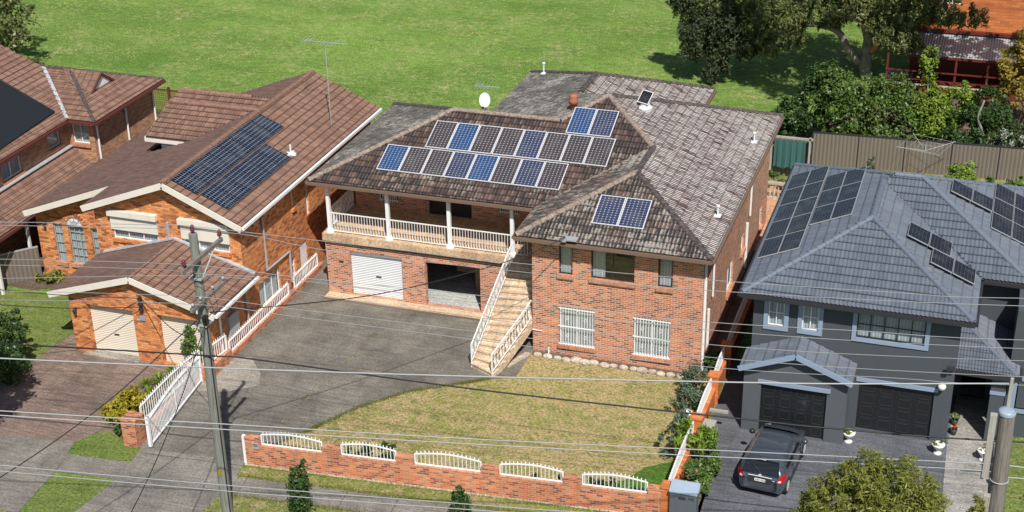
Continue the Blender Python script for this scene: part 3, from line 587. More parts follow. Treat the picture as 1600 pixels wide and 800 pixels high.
# garage interior behind the open doorway
g=MB(); g.wall('y',8,-10.3,-2.4,0,2.5); g.wall('x',-2.55,2.7,8,0,2.5); g.face([(-10.3,2.7,2.49),(-2.4,2.7,2.49),(-2.4,8,2.49),(-10.3,8,2.49)]); g.build('garage_lining','render_brown',H)
MB().box(-10.3,2.55,-.02,-2.5,8,.015).build('garage_floor','garage_floor',H)
MB().box(-4.05,4.3,.015,-2.6,4.45,2.48).box(-5.15,4.9,.6,-4.25,5.5,2.48).build('partition','render_brown',H)
MB().box(-10.35,1.9,-.03,-2.75,2.46,.012).build('garage_apron','stamped_tan',H)
MB().box(-10.35,1.78,-.03,-2.75,1.9,.008).build('drain_strip','brown_fascia',H)
rd=MB(); rd.face([(-9.3,2.66,.02),(-6.7,2.66,.02),(-6.7,2.66,2.15),(-9.3,2.66,2.15)]); rdo=rd.build('roller_door','roller_white',H)
MB().box(-8.1,2.62,.95,-7.85,2.655,.99).build('handle','cable_black',rdo)
MB().box(-9.25,2.5,2.08,-6.76,2.64,2.149).build('door_head','grey_paint',rdo)
# balcony
MB().box(-10.45,2.38,2.52,-.005,5.54,2.9).build('balcony_slab','tan_tile',H); MB().box(-10.42,2.355,2.50,-1.4,2.378,2.56).build('drip_strip','cable_black',H)
for x in (-10.15,-7.36,-4.54,-1.71):
    p=MB().box(x-.075,2.55,2.902,x+.075,2.70,5.2).lathe((x,2.625,2.902),[(0,0),(.19,0),(.17,.09),(.12,.15),(0,.15)],10); p.build('balcony_post','white_paint',H)
for a,b in ((-10.05,-7.45),(-7.27,-4.63),(-4.45,-1.8),(-1.62,-1.05)):
    m=MB(); rail_run(m,(a,2.62,2.9),(b,2.62,2.9),.93,max(3,int((b-a)/.125))); m.build('balcony_railing','white_paint',H)
m=MB(); rail_run(m,(-10.3,2.75,2.9),(-10.3,5.5,2.9),.93,20); 
for i in range(9):
    c=2.95+i*.3; m.tube([(-10.3,c+.1*math.cos(t),3.37+.2*math.sin(t)) for t in [k*math.pi/4 for k in range(9)]],.012,5,False)
m.build('balcony_railing','white_paint',H)
MB().box(-10.4,2.7,2.9,-10.2,5.5,2.98).build('kerb_stone','grey_paint',H)
# stairs
N=16
def spt(s):
    l=Vector((-1.99+.5*s,-2.06+3.95*s*1.0,2.9*s)); 
    r=Vector((-.84+.82*min(1,s/.42),-2.62+2.56*(s/.42),2.9*s)) if s<.42 else Vector((-.02,-.06+1.98*(s-.42)/.58,2.9*s)); return l,r
m=MB()
for i in range(N):
    l0,r0_=spt(i/N); l1,r1_=spt((i+1)/N); zt=2.9*(i+1)/N; zb=max(-.02,zt-.42)
    P_=[l0,r0_,r1_,l1]; m.face([(p.x,p.y,zt) for p in P_]); 
    m.face([(l0.x,l0.y,zt-2.9/N),(r0_.x,r0_.y,zt-2.9/N),(r0_.x,r0_.y,zt),(l0.x,l0.y,zt)])
    za=max(-.02,zt-.48); zc_=max(-.02,zt-.48+2.9/N); m.face([(r0_.x,r0_.y,za),(r1_.x,r1_.y,zc_),(r1_.x,r1_.y,zt),(r0_.x,r0_.y,zt)]); m.face([(l0.x,l0.y,za),(l1.x,l1.y,zc_),(l1.x,l1.y,zt),(l0.x,l0.y,zt)])
    m.face([(l0.x,l0.y,za),(r0_.x,r0_.y,za),(r1_.x,r1_.y,zc_),(l1.x,l1.y,zc_)]); 
    nz=.03; m.beam((l0.x,l0.y-.01,zt-.015),(r0_.x,r0_.y-.01,zt-.015),.05,.03)
m.build('staircase','stair_tile',H)
MB().prism([(-.5,-1.7),(-.02,-.55),(-.02,-.3),(-.25,-.3),(-.75,-1.6)],-.05,.02).build('stair_base','sandstone',H)
for side in (0,1):
    m=MB(); S0=0; S1=16 if side==0 else 7
    pt=lambda i: spt(min(1,i/N))[side]+Vector((.04 if side==0 else -.04,0,2.9/N))
    for i in range(S0,S1):
        a=pt(i); b=pt(i+1) if i+1<=15 else spt(1)[side]+Vector((.04,0,.0)); 
        if i==15: b=Vector((-1.45,1.9,2.95))
        m.beam(a+Vector((0,0,.86)),b+Vector((0,0,.86)),.045,.04); m.beam(a+Vector((0,0,.08)),b+Vector((0,0,.08)),.03,.03)
        for f in (0,.5): q=a+(b-a)*f; m.beam(q+Vector((0,0,.08)),q+Vector((0,0,.86)),.02,.02)
        q=a+(b-a)*.5; d=(b-a).normalized(); m.tube([q+d*.07*math.cos(t)+Vector((0,0,.42+.15*math.sin(t))) for t in [k*math.pi/4 for k in range(9)]],.010,5,False)
    a=pt(0); m.beam(a-Vector((0,0,2.9/N)),a+Vector((0,0,.9)),.05,.05)
    m.build('stair_railing','white_paint',H)
# windows
for (a,b,c,d) in wins_low:
    window(H,'y',0,a,b,c,d,frame='white_paint',muls=1,sill='brick_sill'); grille(H,0,a,b,c,d)
window(H,'y',0,*wins_up[0],muls=0,sill='brick_sill'); window(H,'y',0,*wins_up[1],muls=1,sill='brick_sill',curt_range=(2.46,3.0)); window(H,'y',0,*wins_up[2],muls=0,sill='brick_sill')
for (a,b,c,d) in (bw_[0],bw_[2]): window(H,'y',5.55,a,b,c,d,muls=0); grille(H,5.55,a,b,c,d,9)
window(H,'y',5.55,*bw_[1],muls=1,curt=False,glass='glass_dark',name='sliding_door')
for (a,b,c,d) in rw: window(H,'x',7,a,b,c,d,face=1,frame='white_paint',muls=1,sill='brick_sill')
# roof
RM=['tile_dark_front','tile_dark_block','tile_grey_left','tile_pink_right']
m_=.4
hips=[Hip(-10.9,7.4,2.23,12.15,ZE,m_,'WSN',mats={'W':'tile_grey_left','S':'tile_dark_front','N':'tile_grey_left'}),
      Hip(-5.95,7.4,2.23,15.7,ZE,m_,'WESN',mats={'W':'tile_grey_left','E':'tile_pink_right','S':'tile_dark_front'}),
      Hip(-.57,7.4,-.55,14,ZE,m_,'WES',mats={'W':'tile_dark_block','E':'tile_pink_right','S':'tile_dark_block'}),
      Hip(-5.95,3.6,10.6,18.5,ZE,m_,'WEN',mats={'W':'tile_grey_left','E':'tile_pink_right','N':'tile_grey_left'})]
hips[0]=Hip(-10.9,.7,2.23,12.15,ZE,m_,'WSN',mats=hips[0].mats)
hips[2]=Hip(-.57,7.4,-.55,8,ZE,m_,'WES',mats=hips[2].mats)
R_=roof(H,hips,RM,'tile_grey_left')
zr=lambda r: ZE+m_*r
ap=(.725,8.965,zr(6.735)); bl=(3.415,3.435,zr(3.985))
caps([((-10.85,2.28,ZE+.04),(-5.94,7.19,zr(4.96)+.03)),((-5.94,7.19,zr(4.96)+.03),(-1.0,7.19,zr(4.96)+.03)),((-.97,7.22,zr(4.98)),(ap[0],ap[1],ap[2]+.02)),((3.415,6.215,zr(3.985)+.03),(ap[0],ap[1],ap[2]+.02)),
      ((-.52,-.5,ZE+.04),(bl[0],bl[1],bl[2]+.03)),((-.57+2.78,2.23,ZE+.0),(-.57+2.78,2.24,ZE+.01))][:5],'mortar_cap',H)
caps([((7.35,-.5,ZE+.04),(bl[0],bl[1],bl[2]+.03)),((bl[0],bl[1],bl[2]+.03),(3.415,6.215,zr(3.985)+.03)),((7.35,15.65,ZE+.04),(ap[0],ap[1],ap[2]+.02)),((-1.175,11.1,zr(4.775)+.03),(-1.175,13.725,zr(4.775)+.03)),
      ((-1.175,13.725,zr(4.775)+.03),(3.55,18.45,ZE+.04)),((-1.175,13.725,zr(4.775)+.03),(-5.9,18.45,ZE+.04)),((-10.85,12.1,ZE+.04),(-5.94,7.19,zr(4.96)+.03))],'cap_dark',H)
# valley between balcony roof and block roof
v=MB(); v.beam((-.57,2.25,ZE+.03),(3.3,6.1,zr(3.9)+.03),.16,.03); v.build('valley_flashing','mortar_cap',H)
# eaves: soffit, fascia, gutter
def eaves(par,pts,z,mat,inward,soff=.5,gut=.11,soffit_mat=None,open_=True):
    mb=MB(); gb=MB(); n=len(pts)
    for i in range(n-1 if open_ else n):
        a=Vector((*pts[i],z-.09)); b=Vector((*pts[(i+1)%n],z-.09)); d=(b-a).normalized(); nrm=Vector((d.y,-d.x,0))
        gb.beam(a+nrm*.05,b+nrm*.05,.10,gut); mb.beam(a-nrm*.02+Vector((0,0,-.02)),b-nrm*.02+Vector((0,0,-.02)),.03,.17)
        mb.face([a-Vector((0,0,.11)),b-Vector((0,0,.11)),b-nrm*soff+d*0-Vector((0,0,.11)),a-nrm*soff-Vector((0,0,.11))])
    gb.build('gutter',mat,par); mb.build('fascia',soffit_mat or mat,par)
eaves(H,[(-10.9,12.15),(-10.9,2.23),(-.57,2.23),(-.57,-.55),(7.4,-.55),(7.4,15.7),(3.6,15.7),(3.6,18.5),(-5.95,18.5),(-5.95,12.15),(-10.9,12.15)],ZE,'brown_fascia',1,.6)
MB().face([(-10.8,2.3,ZE-.2),(-.6,2.3,ZE-.2),(-.6,5.6,ZE-.2),(-10.8,5.6,ZE-.2)]).build('balcony_ceiling','cream_paint',H)
# solar panels
def panel_on(par,K,A,B,x0,y0,ux,uy,mat,lift=.11,frame='alu',name='solar_panel',th=.04,f=.032):
    # rectangle spanned from (x0,y0) by plan vectors ux, uy on plane z=K+Ax+By
    up=Vector((-A,-B,1)).normalized(); P=lambda x,y:Vector((x,y,K+A*x+B*y))
    c=[P(x0,y0),P(x0+ux[0],y0+ux[1]),P(x0+ux[0]+uy[0],y0+ux[1]+uy[1]),P(x0+uy[0],y0+uy[1])]; g=.012
    ex=(c[1]-c[0]).normalized(); ey=(c[3]-c[0]).normalized(); t=[c[0]+(ex+ey)*g+up*lift,c[1]+(ey-ex)*g+up*lift,c[2]-(ex+ey)*g+up*lift,c[3]+(ex-ey)*g+up*lift]
    s_=[t[0]+(ex+ey)*f,t[1]+(ey-ex)*f,t[2]-(ex+ey)*f,t[3]+(ex-ey)*f]
    mb=MB()
    for i in range(4):
        j=(i+1)%4; mb.face([t[i],t[j],s_[j],s_[i]]); mb.face([t[i]-up*th,t[j]-up*th,t[j],t[i]])
    mb.cur=1; mb.face([p-up*.002 for p in s_],[(0,0),(1,0),(1,1),(0,1)]); mb.cur=0; mb.face([q-up*th for q in t])
    return mb.build(name,[frame,mat],par)
Kf,Af,Bf=hips[1].pl['S']; W_=1.027
bot=['b','d','d','n','b','d','n','d']; top=['d','b','d','d','n','d','d','d']; cm={'b':'solar_blue','d':'solar_dark','n':'solar_navy'}
for i in range(8): panel_on(H,Kf,Af,Bf,-8.05+i*W_,3.24,(W_,0),(0,1.48),cm[bot[i]])
for i in range(8): panel_on(H,Kf,Af,Bf,-6.38+i*1.018,4.78,(1.018,0),(0,1.6),cm[top[i]])
for i in range(2): panel_on(H,Kf,Af,Bf,-.52+i*1.0,6.44,(1.0,0),(0,1.55),cm['bn'[i]])
Kb,Ab,Bb=hips[2].pl['S']
for i in range(2): panel_on(H,Kb,Ab,Bb,2.32+i*1.06,.47,(1.06,0),(0,1.5),cm['n'])
# roof fittings
def roof_pipe(par,x,y,z,h=.45,mat='white_pvc'):
    m=MB(); m.box(x-.13,y-.17,z+.02,x+.13,y+.17,z+.045,None); m.tube([(x,y,z-.05),(x,y,z+h)],.035,8); m.lathe((x,y,z+h-.02),[(0,.08),(.07,.06),(.08,0),(.05,0)],8); return m.build('vent_pipe',mat,par)
Ke,Ae,_=hips[1].pl['E']; ze_=lambda x:Ke+Ae*x; zw_=lambda x:hips[3].pl['W'][0]+.4*x
roof_pipe(H,6.83,11.3,ze_(6.83)+.04); roof_pipe(H,6.87,3.0,ze_(6.87)+.04); roof_pipe(H,-4.8,17.0,zw_(-4.8)+.05,.55)
m=MB(); zc=hips[1].pl['W'][0]+.4*-.75+.0; m.lathe((-.75,8.45,zc-.1),[(.14,0),(.14,.35),(.2,.37),(.22,.55),(.17,.62),(.19,.68),(.15,.8),(0,.82)],14); m.build('chimney_pot','clay_pot',H,True)
m=MB(); q=Vector((2.25,9.4,ze_(2.25)+.04)); m.lathe(q,[(.32,-.1),(.34,.06),(.24,.14),(.2,.26),(0,.27)],14); vo=m.build('roof_vent','alu',H)
Rx=Matrix.Translation(q+Vector((0,.02,.5)))@Matrix.Rotation(math.radians(38),4,'X')@Matrix.Rotation(math.radians(-12),4,'Z'); m=MB(); m.box(-.26,-.33,-.02,.26,.33,.02,Rx); m.build('vent_panel','alu',vo)
Rx2=Rx@Matrix.Translation((0,0,.022)); m=MB(); m.face([Rx2@Vector(p) for p in ((-.23,-.3,0),(.23,-.3,0),(.23,.3,0),(-.23,.3,0))],[(0,0),(1,0),(1,1),(0,1)]); m.build('vent_cells','solar_black',vo)
# dish, antenna, service bracket
p=Vector((-4.65,7.9,6.95)); m=MB(); m.tube([p,p+Vector((0,0,.62))],.025,8); do=m.build('dish_mast','steel',H)
nd=Vector((.15,-.93,.33)).normalized(); c=p+Vector((0,-.12,.8)); a_=nd.cross(Vector((0,0,1))).normalized(); b_=a_.cross(nd); m=MB()
for i in range(5):
    for k in range(24):
        f=lambda r,t:c+a_*(.25*r*math.cos(t))+b_*(.33*r*math.sin(t))+nd*(.09*r*r-.1)
        t0,t1=2*math.pi*k/24,2*math.pi*(k+1)/24; m.face([f(i/5,t0),f(i/5,t1),f((i+1)/5,t1),f((i+1)/5,t0)])
m.build('satellite_dish','white_pvc',H,True)
m=MB(); m.tube([c-b_*.33,c+nd*.4-b_*.34],.014,6); m.box(*(c+nd*.4-b_*.34-Vector((.05,.05,.05))),*(c+nd*.4-b_*.34+Vector((.05,.05,.05)))); m.build('dish_arm','dark_metal',H)
def yagi(par,base,h,L,nel,ang=0,mat='steel'):
    m=MB(); b=Vector(base); t=b+Vector((0,0,h)); m.tube([b,t],.02,6); d=Vector((math.cos(ang),math.sin(ang),0)); n=Vector((-d.y,d.x,0)); m.tube([t-d*L/2,t+d*L/2],.013,6)
    for i in range(nel):
        q=t-d*L/2+d*L*(i+.3)/nel; l=.45-.22*i/nel; m.tube([q-n*l,q+n*l],.007,5)
        if i<3: m.tube([q-n*l*.8+Vector((0,0,.12)),q+n*l*.8+Vector((0,0,.12))],.009,5)
    return m.build('antenna',mat,par)
yagi(H,(-5.0,9.2,6.5),1.35,1.15,8,.1,'steel')
m=MB(); q=Vector((1.75,-.6,5.52)); m.box(q.x-.22,q.y-.1,q.z,q.x+.3,q.y+.25,q.z+.06); m.box(q.x-.28,q.y-.2,q.z-.02,q.x-.1,q.y+.0,q.z+.1); m.tube([q+Vector((-.15,-.1,.03)),q+Vector((-.15,-.15,.3))],.02,6); m.lathe(q+Vector((-.15,-.15,.22)),[(0,0),(.05,.02),(.05,.12),(0,.14)],8); m.build('service_bracket','grey_paint',H)
m=MB(); m.box(.62,-.03,2.9,.64,-.01,2.95); 
downpipe(H,7.06,.12,.15,5.15,.065); downpipe(H,7.07,1.7,2.7,5.15,.045); downpipe(H,7.07,.95,.5,2.5,.06); downpipe(H,7.07,9.9,2.7,5.15,.05); downpipe(H,7.07,9.3,.4,2.6,.065)
MB().tube([(-.0,-.06,1.0),(.42,-.07,1.0)],.02,6).tube([(.75,-.25,-.02),(.75,-.25,.36)],.035,8).build('white_pipe','white_pvc',H)
MB().box(-8.0,2.455,1.52,-7.99,2.46,1.53); MB().box(-9.75,2.44,1.55,-9.55,2.468,1.63).build('number_plate','dark_metal',H)
# ================================================================ LEFT HOUSE
LZ=5.15; L=thing('brick_house',(-15.3,3,0),'orange rock-face brick house with twin cream garage doors, arched window and roller shutters','house')
ml,mr=.376,.4444; zr_=6.7; xr=-15.08; pl=lambda x: zr_-ml*(xr-x) if x<xr else zr_-mr*(x-xr)
WX=-11.98; lw=[(-18.0,-15.86,3.7,4.9),(-14.64,-12.5,3.7,4.9)]
def gwall(mb,c,x0,x1,z0,zt,zf,xp,holes,depth=.12):
    mb.wall('y',c,x0,x1,z0,zt,holes,depth=depth); xs=sorted({x0,x1}|({xp} if x0<xp<x1 else set()))
    for a,b in zip(xs,xs[1:]): mb.face([(a,c,zt),(b,c,zt),(b,c,zf(b)),(a,c,zf(a))])
und=lambda x: pl(x)-.14
m=MB(); gwall(m,-2.05,-18.85,WX,0,4.9,und,xr,lw); m.build('front_wall','brick_orange',L)
aw=[(-22.76,-22.28,.86,2.75),(-21.97,-21.17,.86,2.8),(-20.8,-20.34,.86,2.75)]
m=MB(); m.wall('y',.2,-23.6,-18.85,0,3.05,aw); m.face([(-23.6,.2,3.05),(-18.85,.2,3.05),(-18.85,.2,und(-18.85)),(-23.6,.2,und(-23.6))]); m.wall('x',-18.85,-2.05,.2,0,5.0).wall('x',-23.6,.2,11.5,0,3.2); m.build('entry_wall','brick_orange',L)
rw2=[(-.9,1.05,.5,1.7),(2.68,2.95,3.75,4.6),(4.08,4.4,2.8,4.4),(3.1,3.8,.0,1.75),(2.25,2.6,.6,1.5)]
MB().wall('x',WX,-2.05,11.6,-.02,4.98,rw2,face=1).build('side_wall','brick_orange',L)
MB().wall('x',WX,-5.5,-2.05,-.02,2.85,face=1).build('garage_side_wall','brick_orange',L)
MB().wall('y',11.6,-23.6,-19,0,3.2,face=1).wall('y',11.6,-19,WX,0,4.9,face=1).build('rear_wall','brick_orange',L)
gz=lambda x: 3.98-.31*abs(x+15.05)-.13
gd=[(-17.46,-15.28,.02,2.3),(-14.16,-12.12,.02,2.3)]
m=MB(); gwall(m,-5.5,-18.25,WX-.002,-.02,2.8,gz,-15.05,gd,.28); m.wall('x',-18.25,-5.5,-2.05,0,2.8); m.build('garage_wall','brick_orange',L)
for a,b,_,_2 in gd:
    r=MB(); r.face([(a-.0,-5.24,.02),(b+.0,-5.24,.02),(b+.0,-5.24,2.3),(a-.0,-5.24,2.3)]); r=r.build('roller_door','roller_cream',L); MB().box((a+b)/2-.1,-5.28,.9,(a+b)/2+.12,-5.245,.94).build('handle','cable_black',r)
MB().box(-17.8,-5.75,-.01,-15.2,-5.25,.04).build('door_sill','concrete_light',L)
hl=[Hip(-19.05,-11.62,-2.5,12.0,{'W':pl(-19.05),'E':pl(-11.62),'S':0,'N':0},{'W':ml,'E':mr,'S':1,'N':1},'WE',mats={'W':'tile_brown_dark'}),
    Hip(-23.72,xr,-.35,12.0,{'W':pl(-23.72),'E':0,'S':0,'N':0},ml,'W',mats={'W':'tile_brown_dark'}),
    Hip(-19.9,-14.95,4.15,9.0,5.73,.36,'SN'),Hip(-20.15,-15.0,5.7,10.1,5.9,.36,'SN')]
roof(L,hl,['tile_brown','tile_brown_dark'],'tile_brown',tl=.34)
hg=[Hip(-18.95,-11.35,-5.78,-2.06,3.98-.31*3.9,.31,'WE',mats={'W':'tile_brown_dark'})]
hg[0]=Hip(-18.95,-11.35,-5.78,-2.06,{'W':3.98-.31*3.9,'E':3.98-.31*3.7,'S':0,'N':0},.31,'WE',mats={'W':'tile_brown_dark'})
roof(L,hg,['tile_brown','tile_brown_dark'],'tile_brown',name='garage_roof',tl=.34)
def barge(par,a,b,mat='cream_paint',h=.26,name='barge_board'): return MB().beam(Vector(a)-Vector((0,0,.1)),Vector(b)-Vector((0,0,.1)),.05,h).build(name,mat,par)
for y,x0,x1,x2,f in ((-2.53,-19.1,xr,-11.6,pl),):
    barge(L,(x0,y,f(x0)),(x1,y,f(x1))); barge(L,(x1,y,f(x1)),(x2,y,f(x2)))
barge(L,(-23.75,-.38,pl(-23.75)),(-19.0,-.38,pl(-19.0))); g0=lambda x:3.98-.31*abs(x+15.05)
barge(L,(-18.98,-5.81,g0(-18.98)),(-15.05,-5.81,g0(-15.05))); barge(L,(-15.05,-5.81,g0(-15.05)),(-11.33,-5.81,g0(-11.33)))
barge(L,(-19.93,4.15,5.73),(-19.93,6.57,6.6),h=.14); barge(L,(-19.93,4.12,5.70),(-16.7,4.12,5.70),h=.16,name='fascia'); barge(L,(xr,12.03,pl(xr)),(-11.6,12.03,pl(-11.6)),'white_paint',.16); barge(L,(xr,12.03,pl(xr)),(-23.7,12.03,pl(-23.7)),'white_paint',.16)
m=MB(); m.beam((-11.55,-2.5,5.1),(-11.55,12,5.1),.12,.12); m.beam((-11.28,-5.78,2.76),(-11.28,-2.1,2.76),.12,.11); m.build('gutter','white_paint',L)
m=MB(); m.face([(-11.6,-2.5,5.0),(-11.6,12,5.0),(-12.0,12,4.98),(-12.0,-2.5,4.98)]); m.face([(-19.05,-2.5,pl(-19.05)-.16),(-15.08,-2.5,6.54),(-15.08,-2.0,6.54),(-19.05,-2.0,pl(-19.05)-.16)]); m.face([(-11.6,-2.5,pl(-11.6)-.16),(-15.08,-2.5,6.54),(-15.08,-2.0,6.54),(-11.6,-2.0,pl(-11.6)-.16)]); m.face([(-23.7,-.35,pl(-23.7)-.16),(-18.9,-.35,pl(-18.9)-.16),(-18.9,.25,pl(-18.9)-.16),(-23.7,.25,pl(-23.7)-.16)]); m.build('soffit','brown_fascia',L)
MB().box(-19.3,4.45,4.6,-16.2,8.6,5.85).build('upper_wall','plaster_white',L)
caps([((-11.68,-2.3,0),(-11.68,-2.2,0))][:0]+[((xr,-2.45,6.74),(xr,11.95,6.74)),((-19.85,6.57,6.64),(-15.3,6.57,6.64)),((-20.1,7.9,6.72),(-16.3,7.9,6.72))],'cap_brown',L,.11)
m=MB(); m.beam((-18.6,-2.12,g0(-18.6)+.1),(-15.05,-2.12,g0(-15.05)+.1),.16,.07); m.beam((-15.05,-2.12,g0(-15.05)+.1),(-11.4,-2.12,g0(-11.4)+.1),.16,.07); m.build('flashing','ridge_flash',L)
for (a,b,c,d) in lw:
    f=window(L,'y',-2.05,a,b,c,d,frame='white_paint',muls=2,sill='brick_orange',rec=.02); MB().box(a-.05,-2.14,c+.42,b+.05,-2.06,d-.1).build('shutter_curtain','cream_paint',f); MB().box(a-.1,-2.27,d-.12,b+.1,-2.05,d+.14).build('shutter_box','cream_paint',f)
for k,(a,b,c,d) in enumerate(aw):
    f=window(L,'y',.2,a,b,c,d if k!=1 else 2.8,frame='grey_paint',muls=0 if k!=1 else 2,hbars=4 if k==1 else 3,sill='brick_sill',fw_=.032)
m=MB(); cx_=-21.57; R0=.4
seg=[(cx_+R0*math.cos(t),2.8+R0*math.sin(t)) for t in [math.pi*k/12 for k in range(13)]]
m.face([(x,.19,z) for x,z in seg]); fan=m.build('window_fan','curtain',L)
m=MB(); m.tube([(x,.17,z) for x,z in seg],.025,6,False)
for k in (3,6,9): m.tube([(cx_,.17,2.8),(seg[k][0],.17,seg[k][1])],.014,5)
m.tube([(cx_+.2*math.cos(t),.17,2.8+.2*math.sin(t)) for t in [math.pi*k/8 for k in range(9)]],.012,5,False); m.beam((cx_-R0,.17,2.8),(cx_+R0,.17,2.8),.05,.05); m.build('fan_frame','grey_paint',fan)
m=MB()
for k in range(13):
    t=math.pi*k/12; Rr=Matrix.Translation((cx_+(R0+.12)*math.cos(t),.17,2.8+(R0+.12)*math.sin(t)))@Matrix.Rotation(-t,4,'Y'); m.box(-.11,-.03,-.048,.11,.03,.048,Rr)
m.build('brick_arch','brick_orange',fan)
window(L,'x',WX,*rw2[0],face=1,frame='white_paint',muls=2,hbars=0,sill='brick_orange')
for q in (rw2[1],rw2[2],rw2[4]): window(L,'x',WX,*q,face=1,frame='white_paint',muls=0,hbars=1,sill='brick_orange')
MB().box(-12.08,3.1,0,-12.03,3.8,1.75).build('side_door','white_paint',L)
m=MB(); m.tube([(-11.9,-.18,4.6),(-11.9,-.18,2.1),(-11.9,1.95,2.0),(-11.9,1.95,.5)],.055,6); m.build('downpipe','grey_paint',L); downpipe(L,-11.9,-2.2,.0,2.8,.05,'grey_paint'); downpipe(L,-15.3,-2.12,3.95,4.75,.07,'grey_paint')
m=MB(); m.tube([(-11.9,-4.5,0),(-11.9,-4.5,2.3)],.055,6); m.build('downpipe','white_paint',L)
m=MB(); m.box(-11.98,-3.9,.7,-11.82,-3.1,1.7); m.build('meter_box','grey_paint',L)
for x,y,z in ((-17.95,-5.53,2.0),(-23.1,.17,2.75)):
    m=MB(); m.box(x-.04,y-.1,z+.02,x+.04,y,z+.08); m.lathe((x,y-.13,z-.16),[(0,0),(.06,.02),(.08,.15),(.09,.17),(0,.26)],6); m.build('wall_lamp','dark_metal',L)
m=MB(); m.box(-14.95,-5.55,1.95,-14.7,-5.505,2.13); m.build('house_sign','pale_blue_trim',L)
m=MB(); m.tube([(-14.78,-5.56,2.4),(-14.78,-5.6,3.1)],.03,6)
for z in (2.45,2.7,2.95): m.box(-14.86,-5.68,z,-14.7,-5.56,z+.09)
m.build('service_bracket','dark_metal',L)
m=MB(); 
for k in range(8): pass
for i in range(8): panel_on(L,zr_+mr*xr,-mr,0,-14.95,-2.05+i*1.0,(1.2,0),(0,1.0),'solar_mono',frame='dark_metal',f=.015)
for i in range(6): panel_on(L,zr_+mr*xr,-mr,0,-13.71,-1.95+i*.98,(1.25,0),(0,.98),'solar_mono',frame='dark_metal',f=.015)
m=MB(); zb=pl(-12.6); m.box(-12.85,4.2,zb-.0,-12.35,4.28,zb+.14); m.box(-12.64,3.95,zb+.02,-12.56,4.55,zb+.12); m.tube([(-12.6,4.24,zb),(-12.6,4.24,zb+.5)],.04,6); m.build('vent_pipe','white_pvc',L)
yagi(L,(-12.45,8.2,5.4),4.2,2.1,12,.05)
# ================================================================ FAR LEFT HOUSE
F=thing('brick_house',(-30,2,0),'brown brick house at the left edge with black pool heating mat and red gutters','house')
MB().wall('x',-25.8,-15,6.5,0,5.2,[(1.2,2.7,3.95,4.75),(4.9,5.9,4.1,4.95)],face=1).build('side_wall','brick_tan',F)
MB().wall('y',6.5,-25.8,-24.3,0,5.2,[(-25.5,-24.6,3.95,4.9)]).wall('x',-24.3,6.5,12.1,0,5.2,face=1).wall('y',12.1,-36,-24.3,0,5.2,face=1).build('rear_wall','brick_tan',F)
roof(F,[Hip(-40,-23.85,6.05,12.55,5.3,.4,'ESN'),Hip(-37,-25.35,-22,14,5.3,.4,'ES')][:1]+[Hip(-40,-25.35,-22,9.3,5.3,{'E':.4,'W':.4,'S':.4,'N':.4},'EN')][:0]+[Hip(-34,-25.35,-6,9.25,{'E':5.3,'W':5.3,'S':5.3,'N':5.3},.4,'ES')],['tile_brown'],'tile_brown')
eaves(F,[(-25.35,-6),(-25.35,6.05),(-23.85,6.05),(-23.85,12.55),(-40,12.55)],5.3,'red_fascia',1,.5)
roof(F,[Hip(-25.79,-24.1,-14,6.49,{'E':2.75,'W':0,'S':0,'N':0},.6,'E')],['tile_brown'],'tile_brown',name='lower_roof')
m=MB(); m.beam((-24.02,-14,2.68),(-24.02,6.4,2.68),.1,.12); m.build('gutter','red_fascia',F)
MB().beam((-25.78,-14,3.8),(-25.78,6.45,3.8),.5,.05).build('flashing','ridge_flash',F)
caps([((-23.9,6.1,5.34),(-27.1,9.3,6.62)),((-23.9,12.5,5.34),(-27.1,9.3,6.62)),((-27.1,9.3,6.64),(-34,9.3,6.64))],'cap_dark',F,.09)
m=MB(); m.beam((-25.4,6.1,5.36),(-28.6,9.25,6.64),.18,.04); m.build('valley_flashing','ridge_flash',F)
Kp=5.3-.4*25.35; m=MB(); zp=lambda x:Kp-.4*x+.09; mat_=[(-25.75,1.0),(-26.0,6.0),(-29.05,6.3),(-31.8,3.5),(-31.8,-6),(-25.75,-6)]
m.face([(x,y,zp(x)) for x,y in mat_]); m.tube([(x,y,zp(x)+.02) for x,y in ((-25.75,-6),(-25.75,1.0),(-26.0,6.0),(-29.05,6.3),(-31.8,3.5))],.05,6); m.build('pool_heating_mat','solar_mat',F)
m=MB(); m.face([(-25.3,8.35,5.95),(-25.3,10.0,5.95),(-25.3,9.2,6.5)]); fo=m.build('gablet','white_paint',F)
m=MB(); m.beam((-25.25,8.2,5.9),(-25.25,9.2,6.58),.08,.1); m.beam((-25.25,9.2,6.58),(-25.25,10.2,5.9),.08,.1); m.build('gablet_trim','red_fascia',fo)
m=MB(); m.face([(-25.25,8.15,5.93),(-25.25,9.2,6.64),(-27.4,9.2,6.66),(-26.6,8.3,6.35)],[(0,0),(1.2,0),(1.2,2),(0,2)]); m.face([(-25.25,10.25,5.93),(-25.25,9.2,6.64),(-27.4,9.2,6.66),(-26.6,10.1,6.35)],[(0,0),(1.2,0),(1.2,2),(0,2)]); m.build('gablet_roof','tile_brown',fo)
window(F,'x',-25.8,1.2,2.7,3.95,4.75,face=1,frame='white_paint',sill='brick_sill'); window(F,'x',-25.8,4.9,5.9,4.1,4.95,face=1,frame='white_paint',muls=0,sill='brick_sill'); window(F,'y',6.5,-25.5,-24.6,3.95,4.9,frame='white_paint',hbars=1,sill='brick_sill')
for y in (6.7,9.3,11.9): downpipe(F,-24.22,y,0,5.1,.05,'white_paint')
m=MB()
for y in (-6,-2,0.4): m.box(-24.4,y-.06,0,-24.28,y+.06,2.65)
m.build('carport_post','white_paint',F)
